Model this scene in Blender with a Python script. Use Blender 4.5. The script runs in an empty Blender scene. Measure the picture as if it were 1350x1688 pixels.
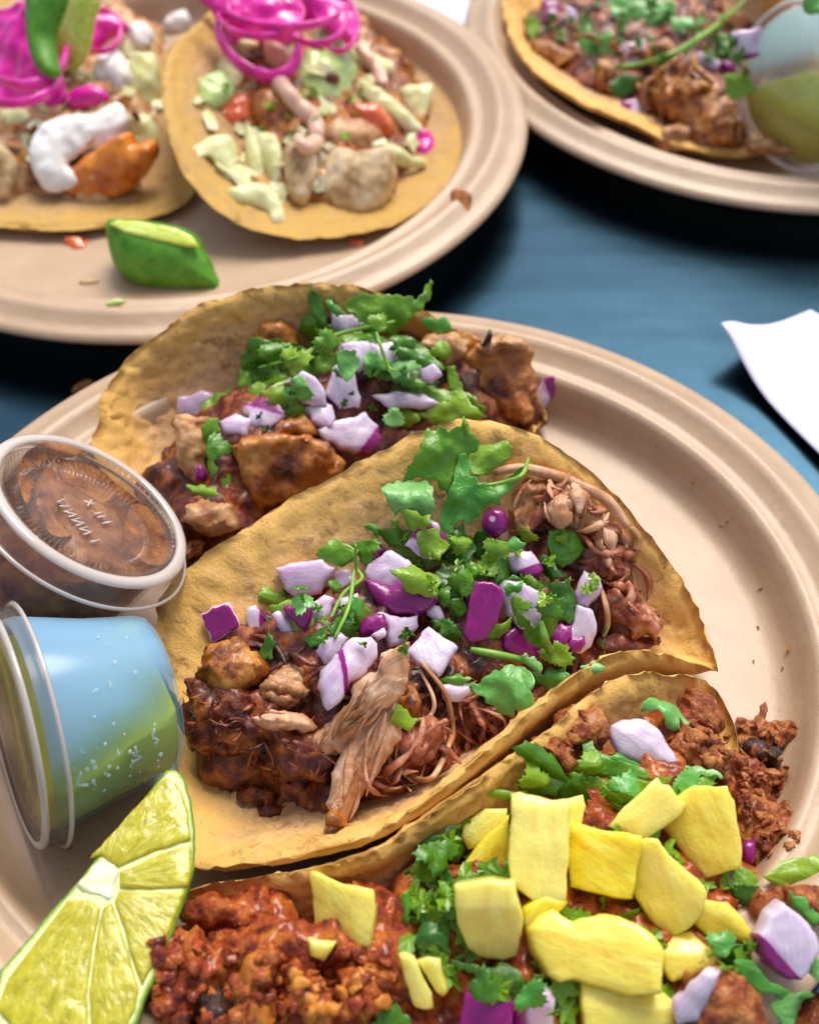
import bpy, bmesh, math, random
import numpy as np
from mathutils import Vector, Matrix
from mathutils.bvhtree import BVHTree
from mathutils.geometry import delaunay_2d_cdt
C = bpy.context.scene
R = math.radians
S = 0.01                                   # all shapes are written in centimetres
C.unit_settings.system = 'METRIC'

# ------------------------------------------------------------------ camera
FPX, PITCH, CAMH = 2200.0, 0.8144, 27.6631
cd = bpy.data.cameras.new('camera'); cam = bpy.data.objects.new('camera', cd)
C.collection.objects.link(cam); C.camera = cam
cam.location = (0, 0, CAMH * S); cam.rotation_euler = (math.pi / 2 - PITCH, 0, 0)
cd.sensor_fit = 'HORIZONTAL'; cd.sensor_width = 36; cd.lens = 36 * FPX / 1350
cd.clip_start = 0.01; cd.clip_end = 200
cd.dof.use_dof = True; cd.dof.focus_distance = 0.312; cd.dof.aperture_fstop = 16
cd.dof.aperture_blades = 0

# ------------------------------------------------------------------ light
SUN_EL, SUN_AZ = 59, 17                    # from behind the table, a little to the right
w = bpy.data.worlds.new('World'); C.world = w; w.use_nodes = True
nt = w.node_tree; bg = nt.nodes['Background']
sky = nt.nodes.new('ShaderNodeTexSky'); sky.sky_type = 'NISHITA'; sky.sun_disc = False
sky.sun_elevation = R(SUN_EL); sky.sun_rotation = R(SUN_AZ)
sky.air_density = 1.0; sky.dust_density = 2.5; sky.ozone_density = 1.0
hs = nt.nodes.new('ShaderNodeHueSaturation'); hs.inputs['Saturation'].default_value = .6; nt.links.new(sky.outputs[0], hs.inputs['Color']); nt.links.new(hs.outputs[0], bg.inputs[0]); bg.inputs[1].default_value = 0.145
sl = bpy.data.lights.new('sun', 'SUN'); sl.energy = 2.7; sl.angle = R(30); sl.color = (1, .94, .84)
so = bpy.data.objects.new('sun', sl); C.collection.objects.link(so)
sd = Vector((math.sin(R(SUN_AZ)) * math.cos(R(SUN_EL)), math.cos(R(SUN_AZ)) * math.cos(R(SUN_EL)), math.sin(R(SUN_EL))))
so.rotation_euler = (-sd).to_track_quat('-Z', 'Y').to_euler(); so.location = sd * 2
C.view_settings.view_transform = 'Standard'; C.view_settings.look = 'None'
C.view_settings.exposure = 0.36; C.view_settings.gamma = 1
C.render.engine = 'CYCLES'
C.cycles.max_bounces = 8; C.cycles.transparent_max_bounces = 16; C.cycles.transmission_bounces = 6
C.cycles.caustics_reflective = False; C.cycles.caustics_refractive = False

# ------------------------------------------------------------------ geometry helpers
CAM = np.array([0, 0, CAMH]); sp, cp = math.sin(PITCH), math.cos(PITCH)
UPV = np.array([0, sp, cp]); TOCAM = np.array([0, -cp, sp]); XV = np.array([1., 0, 0])
def nrm(v): v = np.asarray(v, float); return v / (np.linalg.norm(v) + 1e-12)
def ray(px, py):
    x = (px - 675) / FPX; y = -(py - 844) / FPX
    return np.array([x, cp + y * sp, -sp + y * cp])
def at(px, py, z):                         # the point of height z seen at that spot of the photograph
    d = ray(px, py); return CAM + d * ((CAMH - z) / -d[2])
def on_plane(px, py, Q, n):
    d = ray(px, py); return CAM + d * (np.dot(Q - CAM, n) / np.dot(d, n))

_rs = np.random.RandomState(7); _tab = _rs.rand(65536).astype(np.float32)
def vnoise(p):
    i = np.floor(p).astype(np.int64); f = p - i; f = f * f * (3 - 2 * f); r = 0
    for dx in (0, 1):
        for dy in (0, 1):
            for dz in (0, 1):
                h = ((i[:, 0] + dx) * 73856093) ^ ((i[:, 1] + dy) * 19349663) ^ ((i[:, 2] + dz) * 83492791)
                wgt = (f[:, 0] if dx else 1 - f[:, 0]) * (f[:, 1] if dy else 1 - f[:, 1]) * (f[:, 2] if dz else 1 - f[:, 2])
                r = r + wgt * _tab[h & 65535]
    return r * 2 - 1
def fbm(p, o=4, g=.5):
    a, s, r = 1, 1, 0
    for k in range(o): r = r + a * vnoise(p * s + 17.3 * k); a *= g; s *= 2.03
    return r
def catmull(P, n, closed=False):
    P = [np.asarray(p, float) for p in P]; m = len(P)
    if closed: Q = [P[-1]] + P + [P[0], P[1]]; segs = m
    else: Q = [2 * P[0] - P[1]] + P + [2 * P[-1] - P[-2]]; segs = m - 1
    ch = np.array([np.linalg.norm(Q[i + 2] - Q[i + 1]) for i in range(segs)]); cum = np.r_[0, np.cumsum(ch)]
    ts = np.linspace(0, cum[-1], n, endpoint=not closed); out = []
    for t in ts:
        k = min(int(np.searchsorted(cum, t, 'right')) - 1, segs - 1); u = (t - cum[k]) / (ch[k] + 1e-9)
        a, b, c, d = Q[k:k + 4]
        out.append(.5 * (2 * b + (c - a) * u + (2 * a - 5 * b + 4 * c - d) * u * u + (-a + 3 * b - 3 * c + d) * u ** 3))
    return np.array(out)
def vnormals(V, F):
    N = np.zeros_like(V)
    for tri in (F,):
        T = np.array([(f[0], f[1], f[2]) for f in tri] + [(f[0], f[2], f[3]) for f in tri if len(f) == 4])
        c = np.cross(V[T[:, 1]] - V[T[:, 0]], V[T[:, 2]] - V[T[:, 0]])
        for k in range(3): np.add.at(N, T[:, k], c)
    return N / (np.linalg.norm(N, axis=1)[:, None] + 1e-12)

BVHS = []
def hit(px, py):
    d = Vector(ray(px, py)).normalized(); o = Vector(CAM); best = None
    for b in BVHS:
        h = b.ray_cast(o, d)
        if h[0] is not None and (best is None or h[3] < best[3]): best = h
    if best is None: return at(px, py, .4), np.array([0, 0, 1.])
    n = np.array(best[1]);  n = -n if np.dot(n, np.array(d)) > 0 else n
    return np.array(best[0]), n
def tag(o, label=None, cat=None, group=None, kind=None):
    for k, v in (('label', label), ('category', cat), ('group', group), ('kind', kind)):
        if v: o[k] = v
    return o
ORG = {}
def add(name, V, F, mat, parent=None, label=None, cat=None, group=None, kind=None, smooth=True,
        solid=True, uv=None, attrs=None, org=None):
    V = np.asarray(V, float)
    if org is None: org = np.array([(V[:, 0].min() + V[:, 0].max()) / 2, (V[:, 1].min() + V[:, 1].max()) / 2, V[:, 2].min()])
    me = bpy.data.meshes.new(name)
    me.from_pydata(((V - org) * S).tolist(), [], [tuple(int(i) for i in f) for f in F]); me.materials.append(mat)
    if smooth: me.polygons.foreach_set('use_smooth', [True] * len(me.polygons))
    if uv is not None:
        l = me.uv_layers.new(name='UVMap'); idx = np.empty(len(me.loops), int); me.loops.foreach_get('vertex_index', idx)
        l.data.foreach_set('uv', np.asarray(uv, float)[idx].ravel())
    for k, a in (attrs or {}).items():
        t = me.attributes.new(k, 'FLOAT', 'POINT'); t.data.foreach_set('value', np.asarray(a, np.float32))
    o = bpy.data.objects.new(name, me); C.collection.objects.link(o)
    if parent is not None: o.parent = parent; o.location = (org - ORG[parent.name]) * S
    else: o.location = org * S
    ORG[o.name] = org
    tag(o, label, cat, group, kind)
    if solid: BVHS.append(BVHTree.FromPolygons([tuple(v) for v in V], [tuple(int(i) for i in f) for f in F]))
    return o
def empty(name, org, label, cat, group=None):
    o = bpy.data.objects.new(name, None); C.collection.objects.link(o); org = np.asarray(org, float)
    o.location = org * S; o.empty_display_size = .01; ORG[o.name] = org; return tag(o, label, cat, group)
def tube_geo(P, rad, n=8, flat=1.0, cap=True):
    P = np.asarray(P, float); m = len(P); rad = np.broadcast_to(rad, (m,)) if np.ndim(rad) < 2 else rad
    T = np.gradient(P, axis=0); T /= np.linalg.norm(T, axis=1)[:, None] + 1e-9
    u = nrm(np.cross(T[0], [0.13, .2, 1])); V = []
    for i in range(m):
        u = nrm(u - T[i] * np.dot(u, T[i])); v = np.cross(T[i], u)
        for k in range(n):
            a = 2 * math.pi * k / n; V.append(P[i] + rad[i] * (math.cos(a) * u * flat + math.sin(a) * v))
    F = [(i * n + k, i * n + (k + 1) % n, (i + 1) * n + (k + 1) % n, (i + 1) * n + k) for i in range(m - 1) for k in range(n)]
    if cap: F += [tuple(range(n))[::-1], tuple((m - 1) * n + k for k in range(n))]
    return np.array(V), F
def lathe_geo(prof, n, origin, axis, ripple=None):
    a = nrm(axis); u = nrm(np.cross(a, [.3, 1, .1])); v = np.cross(a, u); V = []
    for (r, h) in prof:
        for k in range(n):
            t = 2 * math.pi * k / n; rr, hh = (r, h) if ripple is None else ripple(r, h, t)
            V.append(np.asarray(origin) + a * hh + rr * (math.cos(t) * u + math.sin(t) * v))
    m = len(prof)
    F = [(i * n + k, i * n + (k + 1) % n, (i + 1) * n + (k + 1) % n, (i + 1) * n + k) for i in range(m - 1) for k in range(n)]
    return np.array(V), F

def poly(s):
    return [tuple(float(c) for c in q.split(',')) for q in s.split()]
def inside(pt, Pg):
    x, y = pt[:, 0], pt[:, 1]; c = np.zeros(len(pt), bool); j = len(Pg) - 1
    for i in range(len(Pg)):
        xi, yi = Pg[i]; xj, yj = Pg[j]
        c ^= ((yi > y) != (yj > y)) & (x < (xj - xi) * (y - yi) / ((yj - yi) + 1e-12) + xi); j = i
    return c
def edist(pt, Pg):
    A = Pg; B = np.roll(Pg, -1, 0); best = np.full(len(pt), 1e9)
    for a, b in zip(A, B):
        d = b - a; t = np.clip(((pt - a) @ d) / (d @ d + 1e-12), 0, 1); best = np.minimum(best, np.linalg.norm(pt - (a + t[:, None] * d), axis=1))
    return best
def slab(name, pts, mat, th=.5, z=None, n=(0, 0), fc=.6, fn=.5, lift=None, rr=.07, dome=0., wav=0., wf=1.5, rough=0., rf=2.5,
         res=.09, smooth_poly=False, base=None, parent=None, bottom=None, mask=None, jag=0., ext=None, curl=0., curldir=None,
         nvec=None, Q=None, solid=True, oct=4, hole=None, serr=0., fib=0., ridge=None, **kw):
    """a solid piece: its outline lies in a plane resting on what is under it, with thickness, rounding and relief"""
    if isinstance(pts, str): pts = poly(pts)
    pts = np.array(pts, float); c = pts.mean(0)
    if Q is None:
        if z is None: q, hn = hit(*c)
        else: q, hn = at(c[0], c[1], z), np.array([0, 0, 1.])
    else: q, hn = np.asarray(Q, float), np.array([0, 0, 1.])
    N = nrm(fn * hn + fc * TOCAM + n[0] * XV + n[1] * UPV) if nvec is None else nrm(nvec)
    if lift is None: lift = th * .55
    q = q + N * lift
    W = np.array([on_plane(x, y, q, N) for x, y in pts])
    if smooth_poly: W = catmull(W, max(12, len(W) * 5), True)
    org = W.mean(0); M = W - org; ee, vv = np.linalg.eigh(M.T @ M); e1 = nrm(vv[:, 2]); e2 = np.cross(N, e1)
    Pg = np.c_[M @ e1, M @ e2]
    # resample outline
    out = []
    for a, b in zip(Pg, np.roll(Pg, -1, 0)):
        k = max(1, int(np.linalg.norm(b - a) / res)); out += [a + (b - a) * i / k for i in range(k)]
    out = np.array(out)
    if jag:
        nn = np.c_[out, np.full(len(out), org[0])]; out = out + jag * np.c_[fbm(nn * 3.1, 3), fbm(nn * 3.1 + 40, 3)]
    if serr:
        tn = np.roll(out, -1, 0) - np.roll(out, 1, 0); tn /= np.linalg.norm(tn, axis=1)[:, None] + 1e-9
        L_ = np.r_[0, np.cumsum(np.linalg.norm(np.diff(out, axis=0), axis=1))]; wv = L_ / .34 + .5 * fbm(np.c_[out * 2, np.full(len(out), c[0])], 2)
        saw = np.abs((wv % 1) - .5) * 2; am = .6 + .4 * np.sin(L_ * 1.7)
        ar = np.sum(out[:, 0] * np.roll(out[:, 1], -1) - np.roll(out[:, 0], -1) * out[:, 1])
        out = out + np.c_[-tn[:, 1], tn[:, 0]] * (1 if ar > 0 else -1) * (serr * am * (saw ** 1.5 - .35))[:, None]
    lo, hi = out.min(0), out.max(0); rnd = random.Random(int(abs(c[0] * 7 + c[1])))
    g = [(x + (res / 2 if j % 2 else 0) + rnd.uniform(-.2, .2) * res, y + rnd.uniform(-.2, .2) * res) for j, y in enumerate(np.arange(lo[1], hi[1], res * .87)) for x in np.arange(lo[0], hi[0], res)]
    g = np.array(g) if g else np.zeros((0, 2))
    if len(g): g = g[inside(g, out)]
    if len(g): g = g[edist(g, out) > max(rr * .95, res * .6)]
    tn = np.roll(out, -1, 0) - np.roll(out, 1, 0); tn /= np.linalg.norm(tn, axis=1)[:, None] + 1e-9
    area = np.sum(out[:, 0] * np.roll(out[:, 1], -1) - np.roll(out[:, 0], -1) * out[:, 1]); inn = np.c_[-tn[:, 1], tn[:, 0]] * (1 if area > 0 else -1)
    ring = []
    for f in (.25, .7):
        rg = out + inn * rr * f; ok = inside(rg, out); rg = rg[ok]
        if len(rg): rg = rg[edist(rg, out) > rr * f * .8]; ring.append(rg)
    allp = np.vstack([out] + ring + [g]); nb = len(out)
    ed = [(i, (i + 1) % nb) for i in range(nb)]
    res_ = delaunay_2d_cdt([Vector(p) for p in allp], ed, [], 1, 1e-5)
    pv = np.array([tuple(v) for v in res_[0]]); tr = [tuple(f) for f in res_[2] if len(f) == 3]
    tr = [t if np.cross(pv[t[1]] - pv[t[0]], pv[t[2]] - pv[t[0]]) > 0 else t[::-1] for t in tr]
    if hole is not None:
        hp = np.array([on_plane(x, y, q, N) for x, y in poly(hole)]) - org; hp = np.c_[hp @ e1, hp @ e2]
        cen = np.array([(pv[t[0]] + pv[t[1]] + pv[t[2]]) / 3 for t in tr]); ins = inside(cen, hp); tr = [t for t, i in zip(tr, ins) if not i]
    used = sorted({i for t in tr for i in t}); mp = {u: i for i, u in enumerate(used)}; pv = pv[used]; tr = [tuple(mp[i] for i in t) for t in tr]
    cnt = {}
    for t in tr:
        for a, b in ((t[0], t[1]), (t[1], t[2]), (t[2], t[0])): cnt[(a, b)] = 1
    bd = [(a, b) for (a, b) in cnt if (b, a) not in cnt]
    d = edist(pv, out)
    if hole is not None: d = np.minimum(d, edist(pv, hp))
    dm = max(d.max(), 1e-3)
    x = np.clip(1 - d / rr, 0, 1); rnd_ = rr * (1 - np.sqrt(1 - x * x))
    w3 = org + pv[:, :1] * e1 + pv[:, 1:] * e2
    ht = -rnd_ + dome * (1 - (1 - np.clip(d / dm, 0, 1)) ** 2)
    bend = np.zeros(len(pv))
    for (x0_, y0_, x1_, y1_, sl_) in (ridge or []):
        ra, rb_ = [on_plane(x_, y_, q, N) - org for x_, y_ in ((x0_, y0_), (x1_, y1_))]; ra = np.array([ra @ e1, ra @ e2]); rb_ = np.array([rb_ @ e1, rb_ @ e2]); dd = nrm(rb_ - ra)
        sd_ = (pv[:, 0] - ra[0]) * dd[1] - (pv[:, 1] - ra[1]) * dd[0]; bend -= sl_ * np.maximum(0, sd_ + .03 * fbm(w3 * 3, 2))
    if fib:
        q_ = np.c_[pv[:, 0] * .5 + .25 * fbm(w3 * 1.2, 2), pv[:, 1] * 5.5 + .5 * fbm(w3 * .8 + 7, 2), np.full(len(pv), c[0])]; bend += fib * (1 - 2 * np.abs(fbm(q_, 3))) 
    if wav: bend += wav * fbm(w3 * wf, 2)
    if curl:
        cdv = nrm(curldir[0] * XV + curldir[1] * UPV) if curldir else e2
        s_ = (w3 - org) @ cdv; s_ = s_ / (np.abs(s_).max() + 1e-9); bend += -curl * s_ ** 2
    ht = ht + bend
    hb = (-th + rnd_ + bend) if bottom is None else -bottom(pv, d, w3)
    hb = np.minimum(hb, ht - .008)
    down = -N if ext is None else nrm(-N * (1 - ext) + np.array([0, 0, -1.]) * ext)
    VT = w3 + ht[:, None] * N
    VB = w3 + (hb - ht)[:, None] * -down + ht[:, None] * N if bottom is None else w3 + hb[:, None] * N
    k = len(pv); V = np.vstack([VT, VB]); F = list(tr) + [tuple(i + k for i in t[::-1]) for t in tr] + [(b, a, a + k, b + k) for a, b in bd]
    if rough:
        Nv = vnormals(V, F); nz = fbm(V * rf, oct, .55)
        V = V + Nv * (rough * nz)[:, None]
    if base is not None:
        bb = on_plane(base[0], base[1], q, N) - org; uv = pv - np.array([bb @ e1, bb @ e2])
    else: uv = pv
    uv = np.vstack([uv, uv]); attrs = {'rim': np.r_[1 - d / dm, np.ones(k)], 'side': np.r_[np.zeros(k), np.ones(k)]}
    if mask is not None:
        px = (w3 - org) @ XV; py = (w3 - org) @ UPV
        m = mask(px, py, d); attrs['mask'] = np.r_[m, mask(px, py, d) if kw.pop('mask_both', True) else np.zeros(k)]
    else: kw.pop('mask_both', None)
    return add(name, V, F, mat, parent=parent, uv=uv, attrs=attrs, solid=solid, **kw)

# ------------------------------------------------------------------ materials
def newmat(name):
    m = bpy.data.materials.new(name); m.use_nodes = True; t = m.node_tree
    return m, t, t.nodes['Principled BSDF'], t.nodes.new, t.links.new
def ramp(t, fac, stops, interp='LINEAR'):
    r = t.nodes.new('ShaderNodeValToRGB'); e = r.color_ramp.elements; r.color_ramp.interpolation = interp
    while len(e) < len(stops): e.new(.5)
    for i, (p, c) in enumerate(stops): e[i].position = p; e[i].color = (*c, 1) if len(c) == 3 else c
    t.links.new(fac, r.inputs[0]); return r.outputs[0]
def noise(t, vec, scale, detail=4, rough=.55, dist=0.):
    n = t.nodes.new('ShaderNodeTexNoise'); n.inputs['Scale'].default_value = scale; n.inputs['Detail'].default_value = detail
    n.inputs['Roughness'].default_value = rough; n.inputs['Distortion'].default_value = dist; t.links.new(vec, n.inputs['Vector']); return n.outputs['Fac']
def vec(t, kind='Object', scale=(100, 100, 100)):
    c = t.nodes.new('ShaderNodeTexCoord'); mp = t.nodes.new('ShaderNodeMapping'); mp.inputs['Scale'].default_value = scale
    t.links.new(c.outputs[kind], mp.inputs['Vector']); return mp.outputs[0]
def mixc(t, fac, a, b, mode='MIX'):
    m = t.nodes.new('ShaderNodeMix'); m.data_type = 'RGBA'; m.blend_type = mode
    for v, i in ((fac, 0), (a, 6), (b, 7)):
        if isinstance(v, (int, float)): m.inputs[i].default_value = v
        elif isinstance(v, tuple): m.inputs[i].default_value = (*v, 1)
        else: t.links.new(v, m.inputs[i])
    return m.outputs[2]
def mth(t, op, a, b=0.):
    m = t.nodes.new('ShaderNodeMath'); m.operation = op
    for v, i in ((a, 0), (b, 1)):
        if isinstance(v, (int, float)): m.inputs[i].default_value = v
        else: t.links.new(v, m.inputs[i])
    return m.outputs[0]
def attr(t, n): a = t.nodes.new('ShaderNodeAttribute'); a.attribute_name = n; return a.outputs['Fac']
def bump(t, h, b, strength=.5, dist=.02, prev=None):
    n = t.nodes.new('ShaderNodeBump'); n.inputs['Strength'].default_value = strength; n.inputs['Distance'].default_value = dist * S
    t.links.new(h, n.inputs['Height'])
    if prev is not None: t.links.new(prev, n.inputs['Normal'])
    t.links.new(n.outputs[0], b.inputs['Normal']); return n.outputs[0]
def food(name, stops, sc=1.2, detail=6, rough=.35, rvar=.25, sss=0., sr=.2, bmp=.5, bsc=6., bd=.05, fibre=0, spec=.42, coat=0., transl=0.):
    """moist food: colour clumps, fine relief, patchy gloss; fibre > 0 stretches the grain along the piece"""
    m, t, b, nn, ln = newmat(name)
    v = vec(t); col = ramp(t, noise(t, v, sc, detail, .6), stops); ln(col, b.inputs['Base Color'])
    if fibre:
        vf = vec(t, 'UV', (.7, fibre, 1)); f = noise(t, vf, 1.6, 5, .6, .4)
        col2 = mixc(t, f, (.52, .48, .46), (1.3, 1.28, 1.27)); ln(mixc(t, .75, col, mixc(t, 1., col, col2, 'MULTIPLY')), b.inputs['Base Color'])
        p = bump(t, f, b, .9, bd * 1.2); bump(t, noise(t, v, bsc, 4, .6), b, bmp, bd * .6, p)
    else: 
        p = bump(t, noise(t, v, bsc, 6, .65), b, bmp, bd)
    ln(ramp(t, noise(t, v, 4., 3), [(.3, (rough - rvar * .5,) * 3), (.7, (rough + rvar * .5,) * 3)]), b.inputs['Roughness'])
    b.inputs['Specular IOR Level'].default_value = spec
    if sss: b.inputs['Subsurface Weight'].default_value = sss; b.inputs['Subsurface Radius'].default_value = (1, .6, .35); b.inputs['Subsurface Scale'].default_value = sr * S
    if coat: b.inputs['Coat Weight'].default_value = coat; b.inputs['Coat Roughness'].default_value = .12
    return m
# plates: pressed bagasse
def plate_mat():
    m, t, b, nn, ln = newmat('pressed_fibre'); v = vec(t)
    c = ramp(t, noise(t, v, .5, 6, .6), [(.35, (.43, .285, .175)), (.65, (.49, .335, .215))])
    sp_ = ramp(t, noise(t, v, 16, 3, .6), [(.66, (0, 0, 0)), (.74, (1, 1, 1))])
    c = mixc(t, mth(t, 'MULTIPLY', sp_, .5), c, (.36, .22, .12))
    st = ramp(t, noise(t, v, .42, 2, .5, .3), [(.69, (0, 0, 0)), (.72, (1, 1, 1))]); c = mixc(t, mth(t, 'MULTIPLY', st, .3), c, (.45, .26, .12))
    ln(c, b.inputs['Base Color']); b.inputs['Roughness'].default_value = .33; b.inputs['Specular IOR Level'].default_value = .65
    p = bump(t, noise(t, v, 22, 4, .7), b, .6, .02); bump(t, noise(t, v, 2.5, 4), b, .35, .05, p); return m
M = {}
M['plate'] = plate_mat()
def table_mat():
    m, t, b, nn, ln = newmat('brushed_steel'); v = vec(t)
    ln(ramp(t, noise(t, v, .06, 4), [(.3, (.014, .04, .066)), (.7, (.04, .095, .145))]), b.inputs['Base Color']); b.inputs['Metallic'].default_value = .95  # bluish base colour stands in for sky reflected by grey steel
    vb = vec(t, 'Object', (4, 90, 1)); f = noise(t, vb, 1.2, 4, .6)
    ln(ramp(t, f, [(.3, (.22,) * 3), (.7, (.27,) * 3)]), b.inputs['Roughness']); bump(t, noise(t, v, .25, 3), b, .06, .3)
    return m
M['table'] = table_mat()
def paper_mat():
    m, t, b, nn, ln = newmat('napkin_paper'); v = vec(t); b.inputs['Base Color'].default_value = (.72, .68, .82, 1); b.inputs['Roughness'].default_value = .8
    bump(t, noise(t, v, 9, 5), b, .35, .02); return m
M['paper'] = paper_mat()
def tortilla_mat(name, pale, deep, rimc, spot, sp=.6):
    m, t, b, nn, ln = newmat(name); v = vec(t)
    c = ramp(t, noise(t, v, .9, 8, .62), [(.36, deep), (.62, pale)])
    fine = noise(t, v, 7, 6, .7); c = mixc(t, ramp(t, fine, [(.5, (0, 0, 0)), (.7, (.55,) * 3)]), c, tuple(min(1, x * 1.35) for x in pale))
    e = ramp(t, mth(t, 'ADD', attr(t, 'edge'), mth(t, 'MULTIPLY', mth(t, 'SUBTRACT', noise(t, v, 1.6, 5), .5), .55)), [(.72, (0, 0, 0)), (.95, (1, 1, 1))])
    c = mixc(t, e, c, rimc)
    s_ = ramp(t, noise(t, v, 1.15, 5, .7, .6), [(.565, (0, 0, 0)), (.64, (1, 1, 1))]); c = mixc(t, mth(t, 'MULTIPLY', s_, sp), c, spot)
    s2 = ramp(t, noise(t, v, 5.5, 3, .6), [(.66, (0, 0, 0)), (.71, (1, 1, 1))]); c = mixc(t, mth(t, 'MULTIPLY', s2, sp), c, tuple(x * .6 for x in spot))
    ln(c, b.inputs['Base Color']); b.inputs['Roughness'].default_value = .55; b.inputs['Specular IOR Level'].default_value = .35
    b.inputs['Subsurface Weight'].default_value = .15; b.inputs['Subsurface Radius'].default_value = (1, .6, .2); b.inputs['Subsurface Scale'].default_value = .0015
    p = bump(t, noise(t, v, 5, 8, .7), b, .9, .06); bump(t, noise(t, v, 22, 4, .6), b, .5, .02, p); return m
M['tort'] = tortilla_mat('corn_tortilla', (.73, .46, .245), (.56, .305, .13), (.80, .465, .125), (.32, .13, .04))
M['tort_back'] = tortilla_mat('corn_tortilla_tan', (.50, .315, .155), (.40, .23, .09), (.56, .33, .075), (.30, .15, .05), .4)
def onion_mat():
    m, t, b, nn, ln = newmat('red_onion'); v = vec(t); vf = vec(t, 'UV', (1.2, 9, 1)); f = noise(t, vf, 1.5, 4, .6, .3)
    f2 = noise(t, vec(t, 'UV', (.5, 3.2, 1)), 1.1, 3, .6, .6); wht = mixc(t, mth(t, 'MULTIPLY', ramp(t, f2, [(.52, (0, 0, 0)), (.62, (1, 1, 1))]), .5), mixc(t, f, (.50, .38, .52), (.78, .71, .82)), (.62, .36, .60)); prp = mixc(t, f, (.15, .0, .09), (.36, .005, .24))
    k = ramp(t, mth(t, 'ADD', attr(t, 'mask'), mth(t, 'MULTIPLY', mth(t, 'SUBTRACT', noise(t, v, 4, 3), .5), .35)), [(.40, (0, 0, 0)), (.58, (1, 1, 1))])
    k2 = ramp(t, attr(t, 'mask'), [(.05, (0, 0, 0)), (.5, (.55,) * 3)])
    c = mixc(t, k2, wht, (.60, .30, .58)); ln(mixc(t, k, c, prp), b.inputs['Base Color'])
    b.inputs['Roughness'].default_value = .22; b.inputs['Coat Weight'].default_value = .45; b.inputs['Coat Roughness'].default_value = .06; b.inputs['Subsurface Weight'].default_value = .7
    b.inputs['Subsurface Radius'].default_value = (1, .8, 1); b.inputs['Subsurface Scale'].default_value = .004
    p = bump(t, f, b, .5, .04); bump(t, noise(t, v, 9, 5), b, .5, .03, p); return m
M['onion'] = onion_mat()
def leaf_mat(name, dark, mid, lite):
    m, t, b, nn, ln = newmat(name); v = vec(t)
    oi = nn('ShaderNodeObjectInfo'); c = ramp(t, mth(t, 'ADD', mth(t, 'MULTIPLY', oi.outputs['Random'], .62), mth(t, 'MULTIPLY', noise(t, v, 1.6, 4), .38)), [(.18, dark), (.5, mid), (.82, lite)])
    cc = nn('ShaderNodeTexCoord'); sep = nn('ShaderNodeSeparateXYZ'); ln(cc.outputs['UV'], sep.inputs[0])
    ang = mth(t, 'ARCTAN2', sep.outputs[1], sep.outputs[0]); vein = mth(t, 'ABSOLUTE', mth(t, 'SINE', mth(t, 'MULTIPLY', ang, 7.)))
    vk = ramp(t, vein, [(0., (1, 1, 1)), (.16, (0, 0, 0))]); c = mixc(t, mth(t, 'MULTIPLY', vk, .18), c, tuple(min(1, x * 1.5 + .03) for x in lite)); ln(c, b.inputs['Base Color'])
    b.inputs['Roughness'].default_value = .3; b.inputs['Specular IOR Level'].default_value = .6; b.inputs['Coat Weight'].default_value = .25; b.inputs['Coat Roughness'].default_value = .15
    p = bump(t, vein, b, .3, .02); bump(t, noise(t, v, 5, 5), b, .8, .06, p)
    tr = nn('ShaderNodeBsdfTranslucent'); ln(mixc(t, .5, c, (.25, .5, .03)), tr.inputs[0]); mx = nn('ShaderNodeMixShader'); mx.inputs[0].default_value = .32
    ln(b.outputs[0], mx.inputs[1]); ln(tr.outputs[0], mx.inputs[2]); ln(mx.outputs[0], t.nodes['Material Output'].inputs[0]); return m
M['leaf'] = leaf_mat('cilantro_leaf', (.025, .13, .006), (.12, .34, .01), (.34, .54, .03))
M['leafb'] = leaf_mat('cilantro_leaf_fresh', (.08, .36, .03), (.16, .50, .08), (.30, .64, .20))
M['stem'] = food('cilantro_stem', [(.3, (.13, .33, .03)), (.7, (.26, .48, .06))], 1, 3, .3, .1, .3, .1, .2)
def pine_mat():
    m, t, b, nn, ln = newmat('pineapple_flesh'); v = vec(t); vf = vec(t, 'UV', (.6, 3.2, 1)); f = noise(t, vf, 1.3, 5, .6, .5)
    c = ramp(t, f, [(.34, (.82, .52, .0)), (.52, (.90, .71, .02)), (.72, (.94, .86, .22))])
    oi = nn('ShaderNodeObjectInfo'); c = mixc(t, mth(t, 'MULTIPLY', oi.outputs['Random'], .55), c, (.93, .87, .34)); b.inputs['Coat Weight'].default_value = .6; b.inputs['Coat Roughness'].default_value = .1; ln(c, b.inputs['Base Color'])
    ln(ramp(t, noise(t, v, 3, 3), [(.35, (.12,) * 3), (.7, (.36,) * 3)]), b.inputs['Roughness']); b.inputs['Subsurface Weight'].default_value = .6
    b.inputs['Subsurface Radius'].default_value = (1, .75, .15); b.inputs['Subsurface Scale'].default_value = .007
    p = bump(t, f, b, .8, .06); bump(t, noise(t, v, 7, 6, .7), b, .7, .05, p); return m
M['pine'] = pine_mat()
M['carnitas'] = food('braised_pork', [(.34, (.26, .08, .02)), (.5, (.56, .28, .12)), (.66, (.76, .52, .33))], 1.1, 6, .3, .25, .15, .12, .5, 8, .04, fibre=6)
M['carnitas_pale'] = food('braised_pork_pale', [(.34, (.48, .19, .07)), (.5, (.70, .39, .22)), (.66, (.86, .62, .47))], 1.3, 6, .32, .25, .15, .12, .5, 8, .04, fibre=7)
M['pork_pink'] = food('braised_pork_rosy', [(.34, (.20, .03, .015)), (.5, (.44, .14, .07)), (.66, (.66, .36, .23))], 1.5, 6, .27, .25, .15, .12, .6, 8, .04, fibre=7)
M['pork_dark'] = food('pork_bark', [(.36, (.035, .004, .0015)), (.5, (.15, .018, .004)), (.64, (.46, .13, .025))], 1.6, 7, .22, .2, 0, .1, .9, 6, .08, coat=.3)
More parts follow.
